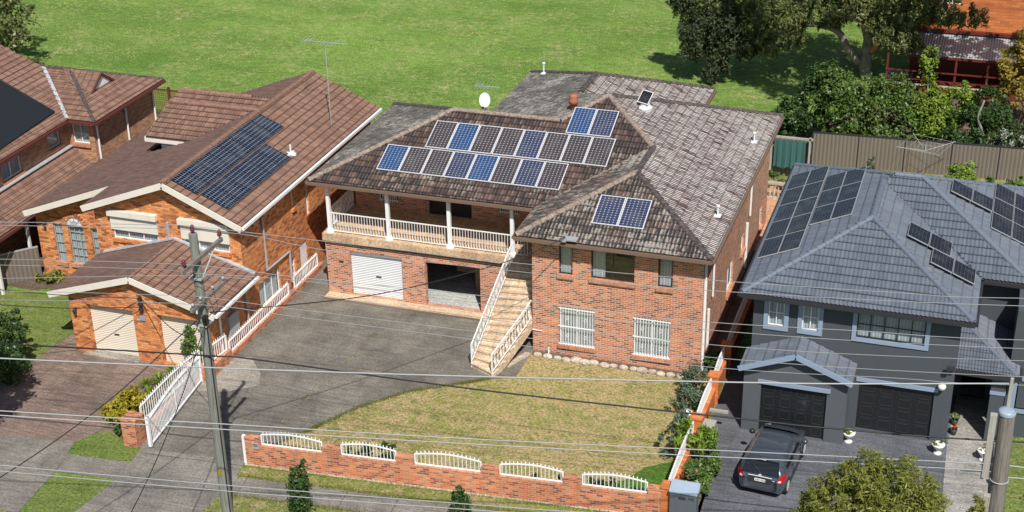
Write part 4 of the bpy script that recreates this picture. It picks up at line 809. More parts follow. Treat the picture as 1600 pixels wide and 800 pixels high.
# ================================================================ GREY HOUSE
G=thing('rendered_house',(13.5,3,0),'dark grey rendered house with slate blue tiled roof and two black garage doors','house')
gm=.42; GZ=5.35
gw=[(9.9,10.5,3.92,4.98),(11.15,11.75,3.92,4.98),(13.13,15.55,3.92,4.98)]
MB().wall('y',-2.3,9.35,16.74,-.02,5.25,gw+[(13.42,16.12,.02,2.1)],depth=.16).build('front_wall','render_dark',G)
MB().wall('x',9.35,-2.3,9.4,-.02,5.25).wall('y',9.4,9.35,18.6,0,5.25,face=1).wall('x',18.6,1.3,9.4,0,5.25,face=1).build('side_wall','render_dark',G)
MB().wall('y',1.3,16.74,18.6,0,5.25,[(17.0,17.9,.02,2.2)]).wall('x',16.74,-2.3,1.3,-.02,5.25,face=1).build('porch_wall','render_dark',G)
gz2=lambda x:3.62-.4*abs(x-11.2)-.1
m=MB(); gwall(m,-3.5,9.33,13.12,-.02,2.7,gz2,11.2,[(9.98,12.4,.02,2.1)],.22); m.wall('x',9.33,-3.5,-2.3,-.02,2.75).wall('x',13.12,-3.5,-2.3,-.02,2.75,face=1); m.build('garage_wall','render_mid',G)
roof(G,[Hip(11.2-2.02,11.2+2.08,-3.78,-2.31,{'W':3.62-.4*2.02,'E':3.62-.4*2.08,'S':0,'N':0},.4,'WE')],['tile_slate'],'tile_slate',name='garage_roof')
g2=lambda x:3.62-.4*abs(x-11.2)
for a,b in ((9.15,11.2),(11.2,13.3)): MB().beam((a,-3.8,g2(a)-.05),(b,-3.8,g2(b)-.05),.05,.2).build('barge_board','pale_blue_trim',G)
roof(G,[Hip(8.9,17.2,-2.8,9.9,GZ,gm),Hip(8.9,19.1,.8,9.9,GZ,gm)],['tile_slate'],'tile_slate',tl=.4)
eaves(G,[(8.9,9.9),(8.9,-2.8),(17.2,-2.8),(17.2,.8),(19.1,.8),(19.1,9.9),(8.9,9.9)],GZ,'dark_metal',1,.5)
zg=lambda r:GZ+gm*r+.04
caps([((8.95,-2.75,zg(0)),(13.05,1.35,zg(4.15))),((17.15,-2.75,zg(0)),(13.05,1.35,zg(4.15))),((13.05,1.35,zg(4.15)),(13.05,4.9,zg(4.15))),((8.95,9.85,zg(0)),(13.45,5.35,zg(4.55))),((13.45,5.35,zg(4.55)),(14.55,5.35,zg(4.55))),((14.55,5.35,zg(4.55)),(19.05,.85,zg(0))),((14.55,5.35,zg(4.55)),(19.05,9.85,zg(0)))],'cap_slate',G,.11)
v=MB(); v.beam((17.2,.85,GZ+.05),(13.4,4.85,GZ+1.66),.08,.03); v.build('valley_flashing','dark_metal',G)
roof(G,[Hip(12,18.95,-1.95,6,2.95,gm)],['tile_slate'],'tile_slate',name='porch_roof',clipbox=(16.75,30,-30,1.29),tw=.22)
eaves(G,[(16.76,-1.95),(18.95,-1.95),(18.95,1.3)],2.95,'dark_metal',1,.3); caps([((18.9,-1.9,2.99),(16.8,.2,3.87))],'cap_slate',G,.09)
MB().box(18.05,-1.7,0,18.55,-1.2,2.8).build('porch_pillar','render_dark',G); MB().box(18.03,-1.73,2.0,18.57,-1.17,2.14).build('pillar_band','pale_blue_trim',G)
MB().box(18.6,-1.1,-.02,24,4,5.2).build('east_wall','render_dark',G); window(G,'y',-1.1,18.95,20.4,1.2,2.4,frame='dark_metal',trim='pale_blue_trim',rec=.0)
roof(G,[Hip(18.3,26,-1.6,9,GZ,gm,'SEN')],['tile_slate'],'tile_slate',name='east_roof',clipbox=(19.2,26,-1.6,9)) if False else None
def garage_door(par,c,a,b,z1):
    m=MB(); m.box(a,c+.13,.02,b,c+.17,z1); d=m.build('garage_door','black_door',par); m=MB(); n=4; w=(b-a)/n
    for i in range(n):
        for j in range(4):
            x0=a+i*w+.1; x1=a+(i+1)*w-.1; z0=.1+j*z1/4.1; z2=z0+z1/4.1-.14; 
            for (p,q,r,s_) in ((x0,x1,z0,z0+.022),(x0,x1,z2-.022,z2),(x0,x0+.022,z0,z2),(x1-.022,x1,z0,z2)): m.box(p,c+.112,r,q,c+.13,s_)
    for j in (1,2,3): m.box(a,c+.122,j*z1/4.05-.01,b,c+.13,j*z1/4.05)
    m.build('door_panels','steel' if False else 'dark_metal',d); MB().box(a-.12,c-.05,z1,b+.12,c+.06,z1+.16).build('lintel_trim','pale_blue_trim',par)
garage_door(G,-3.5,9.98,12.4,2.1); garage_door(G,-2.3,13.42,16.12,2.1)
for k,(a,b,c,d) in enumerate(gw): window(G,'y',-2.3,a,b,c,d,frame='white_paint' if k<2 else 'dark_metal',muls=1 if k<2 else 4,hbars=1,fw_=.045,trim='pale_blue_trim',rec=.03,curt_range=None)
m=MB(); m.lathe((16.35,-2.5,2.32),[(0,0),(.1,.03),(.15,.12),(.15,.18),(.1,.27),(0,.3)],12); m.build('globe_lamp','plaster_white',G,True)
m=MB(); m.box(16.5,-2.5,3.15,16.72,-2.3,3.25); m.box(16.42,-2.62,3.2,16.6,-2.48,3.34); m.build('floodlight','dark_metal',G)
m=MB(); m.box(10.85,-2.42,3.3,11.1,-2.3,3.4); m.box(10.8,-2.5,3.22,11.15,-2.4,3.36); m.build('floodlight','dark_metal',G)
KW=GZ-gm*8.9; KE=GZ+gm*17.2; KE2=GZ+gm*19.1
for j in range(2):
    for i in range(5): panel_on(G,KW,gm,0,9.05+j*.78,-.1+i*1.68,(.78,0),(0,1.68),'solar_black',frame='steel',f=.013)
    for i in range(3): panel_on(G,KW,gm,0,10.66+j*.79,2.0+i*1.66,(.79,0),(0,1.66),'solar_black',frame='steel',f=.013)
for i in range(2):
    panel_on(G,KE,-gm,0,14.3+i*.82,.92,(.82,0),(0,1.2),'solar_black',lift=.2,frame='steel',f=.013); panel_on(G,KE,-gm,0,15.28+i*.82,-.3,(.82,0),(0,1.2),'solar_black',lift=.2,frame='steel',f=.013); panel_on(G,KE2,-gm,0,15.58+i*.82,4.95,(.82,0),(0,1.2),'solar_black',lift=.2,frame='steel',f=.013)
    for j in range(3): panel_on(G,KE2,-gm,0,17.25+i*.8,3.6+j*1.5,(.8,0),(0,1.5),'solar_black',lift=.14,frame='steel',f=.013)
# ================================================================ RED HOUSE BEHIND
B=thing('brick_house',(18,42,0),'orange brick house behind the trees with a corrugated veranda roof and red timber rails','house')
window_h=[(15.9,18.6,5.6,6.8),(12.6,14.2,4.7,6.4)]
MB().wall('y',38.8,11.6,32,0,8,window_h).wall('x',11.6,38.8,50,0,8).build('front_wall','brick_far',B)
for q in window_h: window(B,'y',38.8,*q,frame='white_paint',muls=2,glass='glass_dark')
m=MB(); m.face([(11.4,36,2.35),(32,36,2.35),(32,38.78,2.95),(11.4,38.78,2.95)],[(0,0),(20,0),(20,3),(0,3)]); m.face([(11.4,36,2.31),(32,36,2.31),(32,38.78,2.91),(11.4,38.78,2.91)]); m.build('veranda_roof','corrugated_roof',B)
MB().box(11.4,38.5,3.02,32,38.79,3.2).box(11.4,35.95,2.2,32,36.0,2.34).build('fascia','red_paint',B)
MB().box(11.61,38.6,.45,32,38.78,2.9).build('veranda_shade_wall','red_paint',B)  # dark box: the shade under the veranda put into its colour
MB().box(10.4,36.0,-.1,32,38.75,.45).build('deck','red_paint',B)
m=MB()
for x in (10.5,12.6,14.4,16.2,18.2): m.box(x-.06,36.0,.45,x+.06,36.12,2.3)
m.beam((10.4,35.97,1.35),(17,35.97,1.35),.06,.08); m.beam((10.4,35.97,.85),(17,35.97,.85),.05,.05); m.build('veranda_rail','red_paint',B); MB().beam((10.3,35.93,.55),(16.1,35.93,.55),.08,.08).build('rail_cap','sandstone',B)
# ================================================================ FENCES
FB=thing('brick_fence',(0,FY(0),0),'low red brick front fence with five arched white spear railings between its piers','fence')
def fp(x,z,dy=0): return (x,FY(x)+dy,z)
segs=[(-6.85,-4.5),(-3.8,-1.72),(-1.05,1.4),(2.05,4.33),(4.98,7.27)]
m=MB()
def obox(mb,x0,x1,d0,d1,z0,z1):
    c=[(x0,FY(x0)+d0),(x1,FY(x1)+d0),(x1,FY(x1)+d1),(x0,FY(x0)+d1)]; mb.prism(c,z0,z1)
obox(m,-7.45,8.05,-.11,.11,0,.8); m.build('wall','brick_fence',FB)
m=MB(); obox(m,-7.45,8.05,-.112,.112,.8,.845); m.build('coping','brick_sill',FB)
for a,b in ((-7.45,-6.87),(-4.48,-3.82),(-1.7,-1.07),(1.42,2.03),(4.35,4.96),(7.29,8.05)):
    m=MB(); obox(m,a,b,-.115,.115,.845,1.08); obox(m,a-.01,b+.01,-.13,.13,1.08,1.15); m.build('pier','brick_fence',FB)
for a,b in segs: m=MB(); spear_panel(m,fp(a+.02,0),fp(b-.02,0),.88,1.28,16,.07,.011,.13); m.build('railing_panel','white_paint',FB)
m=MB(); m.box(-7.56,FY(-7.5)-.1,0,-7.46,FY(-7.5)+.02,1.2); m.build('gate_post','white_paint',FB)
m=MB(); m.box(-7.15,FY(-7)-.15,.72,-6.9,FY(-7)-.08,.98); lb=m.build('letter_panel','grey_paint',FB); m=MB(); m.box(-7.11,FY(-7)-.155,.9,-6.94,FY(-7)-.151,.93); m.box(-7.11,FY(-7)-.155,.84,-6.94,FY(-7)-.151,.87); m.build('letter_slot','ink',lb)
# left boundary wall
LB=thing('boundary_wall',(-12.1,0,0),'stepped brick wall with white spear railings beside the concrete driveway','fence')
m=MB(); m.box(-11.82,-5.9,-.02,-11.62,-4.3,.5); m.box(-11.82,-4.3,-.02,-11.62,4.6,.27); m.box(-12.15,-6.3,0,-11.6,-5.9,.62); m.build('wall','brick_fence',LB)
m=MB(); spear_panel(m,(-11.72,-4.3,0),(-11.72,1.2,0),.3,.80,34,.08,.013,0,.03); m.build('railing_panel','white_paint',LB)
m=MB(); spear_panel(m,(-11.72,1.8,0),(-11.72,4.2,0),.3,.85,16,.08,.013,0,.03); m.build('railing_panel','white_paint',LB)
m=MB(); spear_panel(m,(-12.1,-10.5,0),(-12.1,-6.0,0),.6,1.25,30,.1,.014,.1,.025); m.build('railing_panel','white_paint',LB)
m=MB(); spear_panel(m,(-11.95,-6.0,0),(-11.72,-4.5,0),.55,1.2,11,.1,.014,.0,.025); m.build('railing_panel','white_paint',LB)
m=MB(); m.box(-12.45,-11.35,0,-11.85,-10.75,1.1); m.box(-12.47,-11.37,1.1,-11.83,-10.73,1.17); m.build('pier','brick_fence',LB)
m=MB(); m.box(-12.2,-10.75,0,-12.0,-5.9,.35); m.build('garden_wall','brick_fence',LB)
GT=thing('sliding_gate',(-11.6,-8.8,0),'long white spear topped sliding gate standing open along the driveway edge','gate')
a=Vector((-11.42,-11.15,0)); b=Vector((-11.95,-6.3,0)); m=MB(); spear_panel(m,a,b,.1,1.12,44,.1,.012,.18,.03); m.beam(a+Vector((0,0,.05)),a+Vector((0,0,1.35)),.12,.12); m.beam((a+b)/2+Vector((0,0,.05)),(a+b)/2+Vector((0,0,1.25)),.06,.06); m.beam(b,b+Vector((0,0,1.15)),.1,.1); m.build('gate_frame','white_paint',GT)
m=MB(); m.beam(a+Vector((0,0,.04)),b+Vector((0,0,.04)),.05,.06); m.build('gate_track','dark_metal',GT)
SG=thing('side_gate',(-11.2,4.9,0),'narrow white spear gate between the two neighbouring brick houses','gate')
m=MB(); spear_panel(m,(-11.55,4.9,0),(-10.42,4.9,0),.1,1.35,9,.1,.014,.15,.025); m.build('gate_frame','white_paint',SG)
# right boundary wall
RB=thing('boundary_wall',(7.9,-2,0),'orange brick side wall with curved white railings running between lawn and grey driveway','fence')
m=MB()
for y in (-9.7,-5.1,-1.9,.6): m.box(7.75,y-.2,0,8.15,y+.2,1.2); m.box(7.72,y-.23,1.2,8.18,y+.23,1.27)
m.build('pier','brick_far',RB)
MB().box(7.8,-9.5,0,8.05,8,.72).build('wall','brick_far',RB)
for y0,y1 in ((-9.45,-5.35),(-4.85,-2.15),(-1.65,.35),(.85,6)):
    m=MB(); spear_panel(m,(7.88,y0,0),(7.88,y1,0),.74,1.1,int((y1-y0)*7.5),.08,.02,.15,.024); m.build('railing_panel','white_paint',RB)
m=MB(); m.box(8.15,-5.5,0,8.6,-4.6,.9); m.box(8.2,-4.0,.85,8.9,-3.9,.95); m.build('timber_offcuts','timber_grey',RB)
# back fence
def sheet_fence(name,pts,h,mat,label,post='timber_grey'):
    t=thing(name,(*pts[0],0),label,'fence')
    for i in range(len(pts)-1):
        a=Vector((*pts[i],0)); b=Vector((*pts[i+1],0)); L_=(b-a).length; d=(b-a).normalized(); n=Vector((d.y,-d.x,0))*.02
        m=MB(); U=Vector((0,0,h)); m.face([a+n,b+n,b+n+U,a+n+U],[(0,0),(L_,0),(L_,h),(0,h)]); m.face([a-n,b-n,b-n+U,a-n+U],[(0,0),(L_,0),(L_,h),(0,h)]); m.build('panel',mat,t)
        m=MB(); m.beam(a+U,b+U,.08,.06); m.beam(a,a+U+Vector((0,0,.02)),.07,.07); m.build('rail',post,t)
    return t
bf=[(8.0+i*2.35,23.3+i*.14) for i in range(7)]
sheet_fence('metal_fence',bf,1.8,'colorbond_grey','long grey brown ribbed metal fence across the back yard behind the slate roofed house','dark_metal')
sheet_fence('metal_fence',[(-26.6,-2.6),(-24.9,-1.2),(-23.7,.1)],1.5,'colorbond_grey','short grey ribbed metal fence left of the orange brick house','grey_paint')
LF=thing('lattice_fence',(-27,20,0),'brown timber lattice fence along the sports field behind the left houses','fence')
m=MB()
fa=Vector((-29.6,19.9,0)); fb=Vector((-20.5,19.95,0)); d=(fb-fa); Ln=d.length; d.normalize(); U=Vector((0,0,1))
for i in range(8): q=fa+d*Ln*i/7; m.beam(q,q+U*1.95,.12,.12)
m.beam(fa+U*1.75,fb+U*1.75,.06,.08); m.beam(fa+U*.3,fb+U*.3,.06,.08); m.build('post','red_fascia',LF)
m=MB(); n_=int(Ln/.13)
for i in range(n_): q=fa+d*Ln*i/n_; m.beam(q+U*.3,q+U*1.75,.03,.015)
for k in range(11): m.beam(fa+U*(.35+k*.13),fb+U*(.35+k*.13),.012,.03)
m.build('lattice','timber_brown_lattice',LF)
tag(MB().box(-25.6,11.9,0,-24.9,12.9,1.2).build('water_tank','blue_tarp',at=(-25.2,12.4,0)),'blue tarpaulin covered stack behind the far left brick house','tarpaulin')
# screen with cloth, balustrade, patio wall
SC=thing('shade_frame',(7.1,21,0),'grey timber frame with a corrugated back beside the patio','pergola')
m=MB(); 
for x in (6.2,8.15): m.box(x-.05,20.95,0,x+.05,21.05,2.35)
m.box(6.1,20.95,2.2,8.3,21.05,2.3); m.build('frame','timber_grey',SC); MB().box(6.15,21.3,0,8.1,21.34,2.15).build('back_panel','colorbond_dark',SC)
m=MB(); n=16
for i in range(n):
    f=lambda k:20.9+.05*math.sin(k*1.9); x0=6.35+1.6*i/n; x1=6.35+1.6*(i+1)/n; m.face([(x0,f(i),.62+.05*math.sin(i)),(x1,f(i+1),.62+.05*math.sin(i+1)),(x1,f(i+1)*.3+20.93*.7,2.12),(x0,f(i)*.3+20.93*.7,2.12)])
tag(m.build('hanging_cloth','green_cloth'),'teal green cloth hanging from the grey frame beside the patio','cloth')
BL=thing('balustrade',(7.4,17,0),'pale concrete balustrade with turned balusters at the terracotta patio end','balustrade')
m=MB(); m.box(6.3,18.2,.75,8.0,18.4,.87); m.box(6.3,18.2,0,8.0,18.4,.1)
for i in range(8): m.lathe((6.45+i*.21,18.3,.1),[(.05,0),(.08,.12),(.085,.22),(.04,.42),(.045,.55),(.06,.65)],8)
m.build('balusters','sandstone',BL)
tag(MB().box(7.95,11.0,0,8.2,19.4,.95).build('garden_wall','sandstone'),'low pale concrete wall dividing the terracotta patio from the slate roofed house','wall')
# ================================================================ POWER POLES AND WIRES
PX0,PY0=-6.65,-14.1
PP=thing('power_pole',(PX0,PY0,0),'tall grey timber power pole with two crossarms standing on the verge by the driveway','power pole')
MB().tube([(PX0,PY0,-.3),(PX0,PY0,6),(PX0,PY0,10.75)],[.2,.175,.14],14).build('shaft','pole_grey',PP)
for z,y0,y1 in ((9.95,-15.3,-12.7),(8.45,-15.0,-12.7)):
    MB().beam((PX0+.17,y0,z),(PX0+.17,y1,z),.11,.13).build('crossarm','pole_wood',PP)
for (x,y,z) in ((PX0,PY0,10.75),(PX0+.17,-12.8,10.02),(PX0+.17,-15.1,10.02)): MB().lathe((x,y,z),[(.02,0),(.02,.08),(.07,.09),(.08,.16),(.05,.18),(.07,.24),(.03,.3),(0,.3)],10).build('insulator','ceramic',PP,True)
for y in (-14.9,-14.4,-13.6,-12.9): MB().lathe((PX0+.17,y,8.51),[(.015,0),(.015,.06),(.05,.07),(.055,.16),(0,.18)],8).build('insulator','cable_white',PP,True)
m=MB(); m.beam((PX0+.22,-14.9,9.9),(PX0+.19,-14.15,9.3),.04,.01); m.beam((PX0+.22,-13.3,9.9),(PX0+.19,-14.05,9.3),.04,.01); m.box(PX0-.22,PY0-.22,9.2,PX0+.22,PY0+.22,9.26); m.build('bracket','steel',PP)
MB().box(PX0-.2,PY0-.2,7.5,PX0+.2,PY0+.2,7.56).build('bracket','steel',PP)
m=MB(); m.box(PX0+.14,PY0-.3,7.7,PX0+.28,PY0-.14,7.95); m.box(PX0-.3,PY0-.26,7.95,PX0-.18,PY0-.1,8.15); m.tube([(PX0+.18,PY0-.12,.2),(PX0+.18,PY0-.14,7.6)],.022,6)
for k in range(5): m.tube([(PX0+.2,PY0-.9+k*.35,8.45),(PX0+.35,PY0-.8+k*.3,8.0),(PX0+.2,PY0-.1,7.8)],.012,5)
m.build('cable_boxes','cable_black',PP)
m=MB(); m.box(PX0-.06,PY0-.2,1.7,PX0+.06,PY0-.17,1.95); m.build('pole_tag','leaf_yellow',PP)
RX,RY=18.27,-14.0
RP=thing('power_pole',(RX,RY,0),'thick weathered timber pole with a pale metal cap at the right edge','power pole')
MB().tube([(RX+.25,RY,-.3),(RX+.1,RY,5),(RX,RY,8.62)],[.27,.235,.215],20).build('shaft','pole_wood',RP)
m=MB(); m.lathe((RX,RY,8.6),[(.235,-.1),(.24,-.01),(.225,.02),(.12,.035),(0,.04)],20); m.build('metal_cap','mailbox_lid',RP,True)
m=MB(); m.box(RX-.04,RY+.2,8.3,RX+.05,RY+.29,9.5); m.build('upright','timber_grey',RP)
for x,z0_,z1_ in ((-.34,6.5,8.55),(-.2,4.6,5.9)):
    m=MB(); m.box(RX+x-.09,RY-.3,z0_,RX+x+.09,RY-.12,z1_); m.build('timber_block','timber_grey',RP)
m=MB(); m.tube([(RX+.06+.25*math.cos(t),RY+.25*math.sin(t),6.35) for t in [k*math.pi/8 for k in range(17)]],.018,5,False); m.build('steel_band','steel',RP)
m=MB(); m.beam((RX-1.1,RY-.32,6.98),(RX-.45,RY-.2,6.9),.05,.05); m.beam((RX-1.0,RY-.4,6.72),(RX-.4,RY-.2,6.62),.05,.05); m.beam((RX-.42,RY-.2,6.4),(RX-.42,RY-.2,7.2),.1,.1); m.build('cable_clamp','cable_white',RP)
WD=dict(
A1=[(-13.43,-14.68,10.53),(-7.96,-14.22,10.93),(-6.65,-14.1,11.0),(-2.4,-13.74,10.9),(3.73,-13.22,10.75),(8.68,-12.8,10.75),(14.87,-12.28,10.91),(18.32,-11.98,11.09)],
A2=[(-13.47,-14.0,10.1),(-6.48,-12.8,10.25),(-2.42,-12.9,10.15),(3.73,-12.7,10.2),(8.69,-12.6,10.3),(18.35,-11.98,10.85)],
B1=[(-13.67,-15.3,9.45),(-6.48,-15.1,10.15),(-2.5,-14.6,10.0),(3.1,-13.7,9.75),(8.73,-13.0,9.47),(14.1,-12.34,9.57),(18.49,-11.97,9.78)],
B2=[(-13.73,-14.71,8.94),(-8.18,-14.23,9.33),(-6.48,-14.4,9.5),(-2.52,-13.75,9.43),(8.74,-12.8,9.11),(18.53,-11.96,9.5)],
B3=[(-13.81,-14.0,8.1),(-6.48,-12.9,8.66),(-2.56,-12.9,8.5),(8.75,-12.6,8.5),(18.58,-11.96,9.11)],
C1=[(-13.92,-14.72,7.95),(-8.3,-14.24,8.4),(-6.5,-14.3,8.62),(-2.6,-13.76,8.38),(8.77,-12.79,8.17),(18.65,-11.95,8.59)],
C2=[(-13.98,-14.9,7.7),(-6.48,-14.8,8.6),(-2.63,-14.1,8.3),(8.78,-12.9,7.9),(15.14,-12.25,8.12),(18.68,-11.95,8.32)],
Cb=[(-14.31,-14.76,5.89),(-6.49,-14.3,6.45),(-5.3,-13.99,6.38),(1.03,-13.45,6.19),(5,-13.1,6.13),(10.79,-12.62,6.15),(13.46,-12.4,6.17),(18.93,-11.93,6.42)],
T=[(-9.61,-20.45,9.21),(-2.22,-18.77,9.14),(4.42,-17.25,9.16),(11.2,-15.7,9.26),(13.92,-15.08,9.33),(18.2,-14.0,9.46)],
D1=[(-5.95,-25.15,10.86),(-.67,-22.73,9.95),(4.89,-20.19,8.99),(11.54,-17.14,7.95),(16.79,-14.75,7.12),(18.04,-14.2,6.94)],
D2=[(-5.97,-25.16,10.73),(-.68,-22.74,9.79),(4.89,-20.19,8.83),(11.55,-17.14,7.74),(16.98,-14.66,6.87),(18.07,-14.2,6.68)],
D3=[(18.3,-13.8,6.7),(20.5,-13.2,6.5),(26,-12,6.6)],D4=[(18.3,-13.8,6.3),(20.5,-13.2,6.15),(26,-12,6.2)],
E1=[(-5.27,-26.33,10.11),(.94,-25.71,10.33),(7.16,-25.08,10.62),(9.08,-24.89,10.73),(20,-24,11.6)],
E2=[(-5.3,-26.33,9.93),(1.4,-25.66,10.18),(6.7,-25.13,10.45),(9,-24.9,10.6),(20,-24,11.4)],
S1=[(-6.5,-13.9,7.85),(-3.5,-8.5,6.2),(-1.2,-4.5,5.5),(.6,-2,5.45),(1.62,-.8,5.72)],
S2=[(-6.8,-13.9,7.8),(-9,-11.2,5.2),(-11.5,-8.6,3.7),(-14.78,-5.6,3.05)],
S3=[(-14.78,-5.6,3.0),(-17.5,-8,4.0),(-21,-11,5.6),(-26,-15,8)],
S4=[(-14.78,-5.6,2.6),(-17.5,-8.2,3.5),(-21,-11.2,5.0),(-26,-15.2,7.4)],
S5=[(-6.8,-14.3,7.7),(-8.2,-18,6.4),(-9.9,-22,5.6),(-12,-27,5.4),(-16,-34,6.5)],
S6=[(-6.5,-14.3,7.6),(-5.6,-18,6.6),(-4.8,-22,5.9),(-4,-27,5.6)])
WS=dict(A1=('cable_grey',.010,'thin bare wire from the top insulator of the grey timber pole'),A2=('cable_grey',.010,'thin bare wire from the far end of the upper crossarm'),B1=('cable_grey',.010,'thin bare wire from the near end of the upper crossarm'),
B2=('cable_grey',.0095,'thin wire running just above the lower crossarm past the pole'),B3=('cable_grey',.0095,'thin wire from the far end of the lower crossarm'),C1=('cable_grey',.0095,'thin wire from the middle of the lower crossarm'),C2=('cable_grey',.0095,'thin wire from the near end of the lower crossarm'),
Cb=('cable_black',.026,'black bundled cable fixed halfway up the grey timber pole'),T=('cable_white',.022,'thick pale wire ending at the upright on the weathered right pole'),D1=('cable_white',.014,'upper pale wire of the pair clamped to the weathered right pole'),D2=('cable_white',.014,'lower pale wire of the pair clamped to the weathered right pole'),
D3=('cable_white',.02,'upper pale wire leaving the weathered pole towards the right edge'),D4=('cable_white',.02,'lower pale wire leaving the weathered pole towards the right edge'),
E1=('cable_white',.011,'upper pale wire of the lowest pair crossing the footpath'),E2=('cable_white',.011,'lower pale wire of the lowest pair crossing the footpath'),
S1=('cable_black',.018,'black service cable sagging from the grey pole to the main brick house eave'),S2=('cable_black',.018,'black service cable from the grey pole to the orange brick garage gable'),S3=('cable_black',.016,'upper black cable leaving the garage gable towards the left edge'),S4=('cable_black',.016,'lower black cable leaving the garage gable towards the left edge'),
S5=('cable_black',.018,'black cable running diagonally from the grey pole to the bottom left corner'),S6=('cable_black',.016,'black cable dropping from the grey pole to the bottom edge right of it'))
def spline(P,n=8):
    P=[Vector(p) for p in P]; P=[P[0]*2-P[1]]+P+[P[-1]*2-P[-2]]; out=[]
    for i in range(1,len(P)-2):
        for k in range(n):
            t=k/n; a,b,c,d=P[i-1:i+3]; out.append(.5*((2*b)+(c-a)*t+(2*a-5*b+4*c-d)*t*t+(3*b-a-3*c+d)*t*t*t))
    return out+[P[-2]]
for k,p in WD.items():
    mt,r,lab=WS[k]
    if k in('A1','A2','B1','B2','B3','C1','C2','Cb'):
        a,b=Vector(p[0]),Vector(p[1]); d=(a-b); d/=abs(d.x); p=[tuple(a+d*12+Vector((0,0,-.2)))]+p
        a,b=Vector(p[-1]),Vector(p[-2]); d=(a-b); d/=abs(d.x); p=p+[tuple(a+d*14+Vector((0,0,.6)))]
    elif k in ('T','D1','D2','E1','E2'):
        a,b=Vector(p[0]),Vector(p[1]); d=(a-b); d/=abs(d.x); p=[tuple(a+d*14+Vector((0,0,.1)))]+p
    o=MB().tube(spline(p),r,6).build('overhead_wire',mt,smooth=True); tag(o,lab,'wire','overhead wires')
# ================================================================ CAR
CR=thing('parked_car',(10.9,-5.85,0),'dark grey hatchback parked nose first before the black garage door','car')
ang=math.radians(-4.5); Cm=Matrix.Translation((10.93,-5.85,0))@Matrix.Rotation(ang,4,'Z')
# sections along y (rear -1.93 .. front 1.93): half width, sill z, belt z, roof z, roof half width
secs=[(-1.94,.60,.36,.78,.80,.52),(-1.88,.74,.28,.92,.96,.60),(-1.72,.81,.24,.99,1.22,.57),(-1.45,.84,.20,1.02,1.42,.57),(-1.1,.85,.18,1.00,1.49,.58),(-.4,.85,.18,.98,1.52,.59),(.2,.85,.18,.96,1.49,.58),(.7,.84,.18,.94,1.28,.58),(1.05,.83,.18,.92,1.02,.62),(1.4,.81,.20,.86,.92,.62),(1.75,.74,.25,.74,.80,.58),(1.93,.60,.33,.60,.66,.48)]
def ring(s_):
    y,w_,z0,zb,zr2,rw_=s_; L_=[(w_*.9,z0),(w_,z0+.12),(w_*1.0,(z0+zb)/2),(w_*.985,zb-.04),(w_*.95,zb),((w_*.95+rw_)/2*1.02,(zb+zr2)/2+ .01),(rw_*1.0,zr2-.05),(rw_*.86,zr2-.01),(rw_*.4,zr2+.01)]
    return [Vector((x,y,z)) for x,z in L_]+[Vector((-x,y,z)) for x,z in reversed(L_)]
rings=[ring(s_) for s_ in secs]; body=MB(); glass=MB()
for i in range(len(rings)-1):
    n=18
    for k in range(n-1):
        a,b,c,d=rings[i][k],rings[i][k+1],rings[i+1][k+1],rings[i+1][k]
        body.face([Cm@p for p in (a,b,c,d)])
for r_ in (rings[0],rings[-1]): body.face([Cm@p for p in r_])
for i in range(len(rings)-1): body.face([Cm@p for p in (rings[i][0],rings[i][17],rings[i+1][17],rings[i+1][0])])
bo=body.build('body','car_paint',CR,True)
bm=bmesh.new(); bm.from_mesh(bo.data); bmesh.ops.remove_doubles(bm,verts=bm.verts,dist=1e-4); bm.to_mesh(bo.data); bm.free()
sub=bo.modifiers.new('subd','SUBSURF'); sub.levels=2; sub.render_levels=2
def cpart(name,pts_list,mat,par=CR,tube=None):
    m=MB()
    for pts in pts_list: m.face([Cm@Vector(p) for p in pts])
    return m.build(name,mat,par)
# glazing follows the body just outside it
def gl(y0,y1,side):
    out=[]; 
    def at(y,f):
        for i in range(len(secs)-1):
            if secs[i][0]<=y<=secs[i+1][0]:
                t=(y-secs[i][0])/(secs[i+1][0]-secs[i][0]); a=[secs[i][k]+(secs[i+1][k]-secs[i][k])*t for k in range(6)]; break
        zb,zr2,w_,rw_=a[3]+.03,a[4]-.1,a[1]*.95,a[5]; x=(w_*(1-f)+rw_*f)+.012; return Vector((side*x,y,zb+(zr2-zb)*f))
    n=6
    for i in range(n):
        ya=y0+(y1-y0)*i/n; yb=y0+(y1-y0)*(i+1)/n
        for f0,f1 in ((0,.5),(.5,1)): out.append([at(ya,f0),at(yb,f0),at(yb,f1),at(ya,f1)])
    return out
for s_ in (-1,1):
    cpart('side_window',gl(-1.35,-.52,s_),'glass_car'); cpart('side_window',gl(-.44,.5,s_),'glass_car')
cpart('rear_window',[[(-.66,-1.925,1.0),(.66,-1.925,1.0),(.56,-1.60,1.42),(-.56,-1.60,1.42)]],'glass_car')
cpart('windscreen',[[(-.66,1.06,1.0),(.66,1.06,1.0),(.54,.42,1.47),(-.54,.42,1.47)]],'glass_car')
m=MB()
for s_ in (-1,1):
    for y in (-.48,.62): m.beam(Cm@Vector((s_*.862,y,.3)),Cm@Vector((s_*.825,y,.98)),.012,.02)
    m.beam(Cm@Vector((s_*.868,-1.0,.27)),Cm@Vector((s_*.868,.9,.27)),.02,.03)
    for y in (-.75,.3): m.beam(Cm@Vector((s_*.862,y-.09,.86)),Cm@Vector((s_*.862,y+.09,.86)),.03,.025)
m.build('door_seam','cable_black',CR)
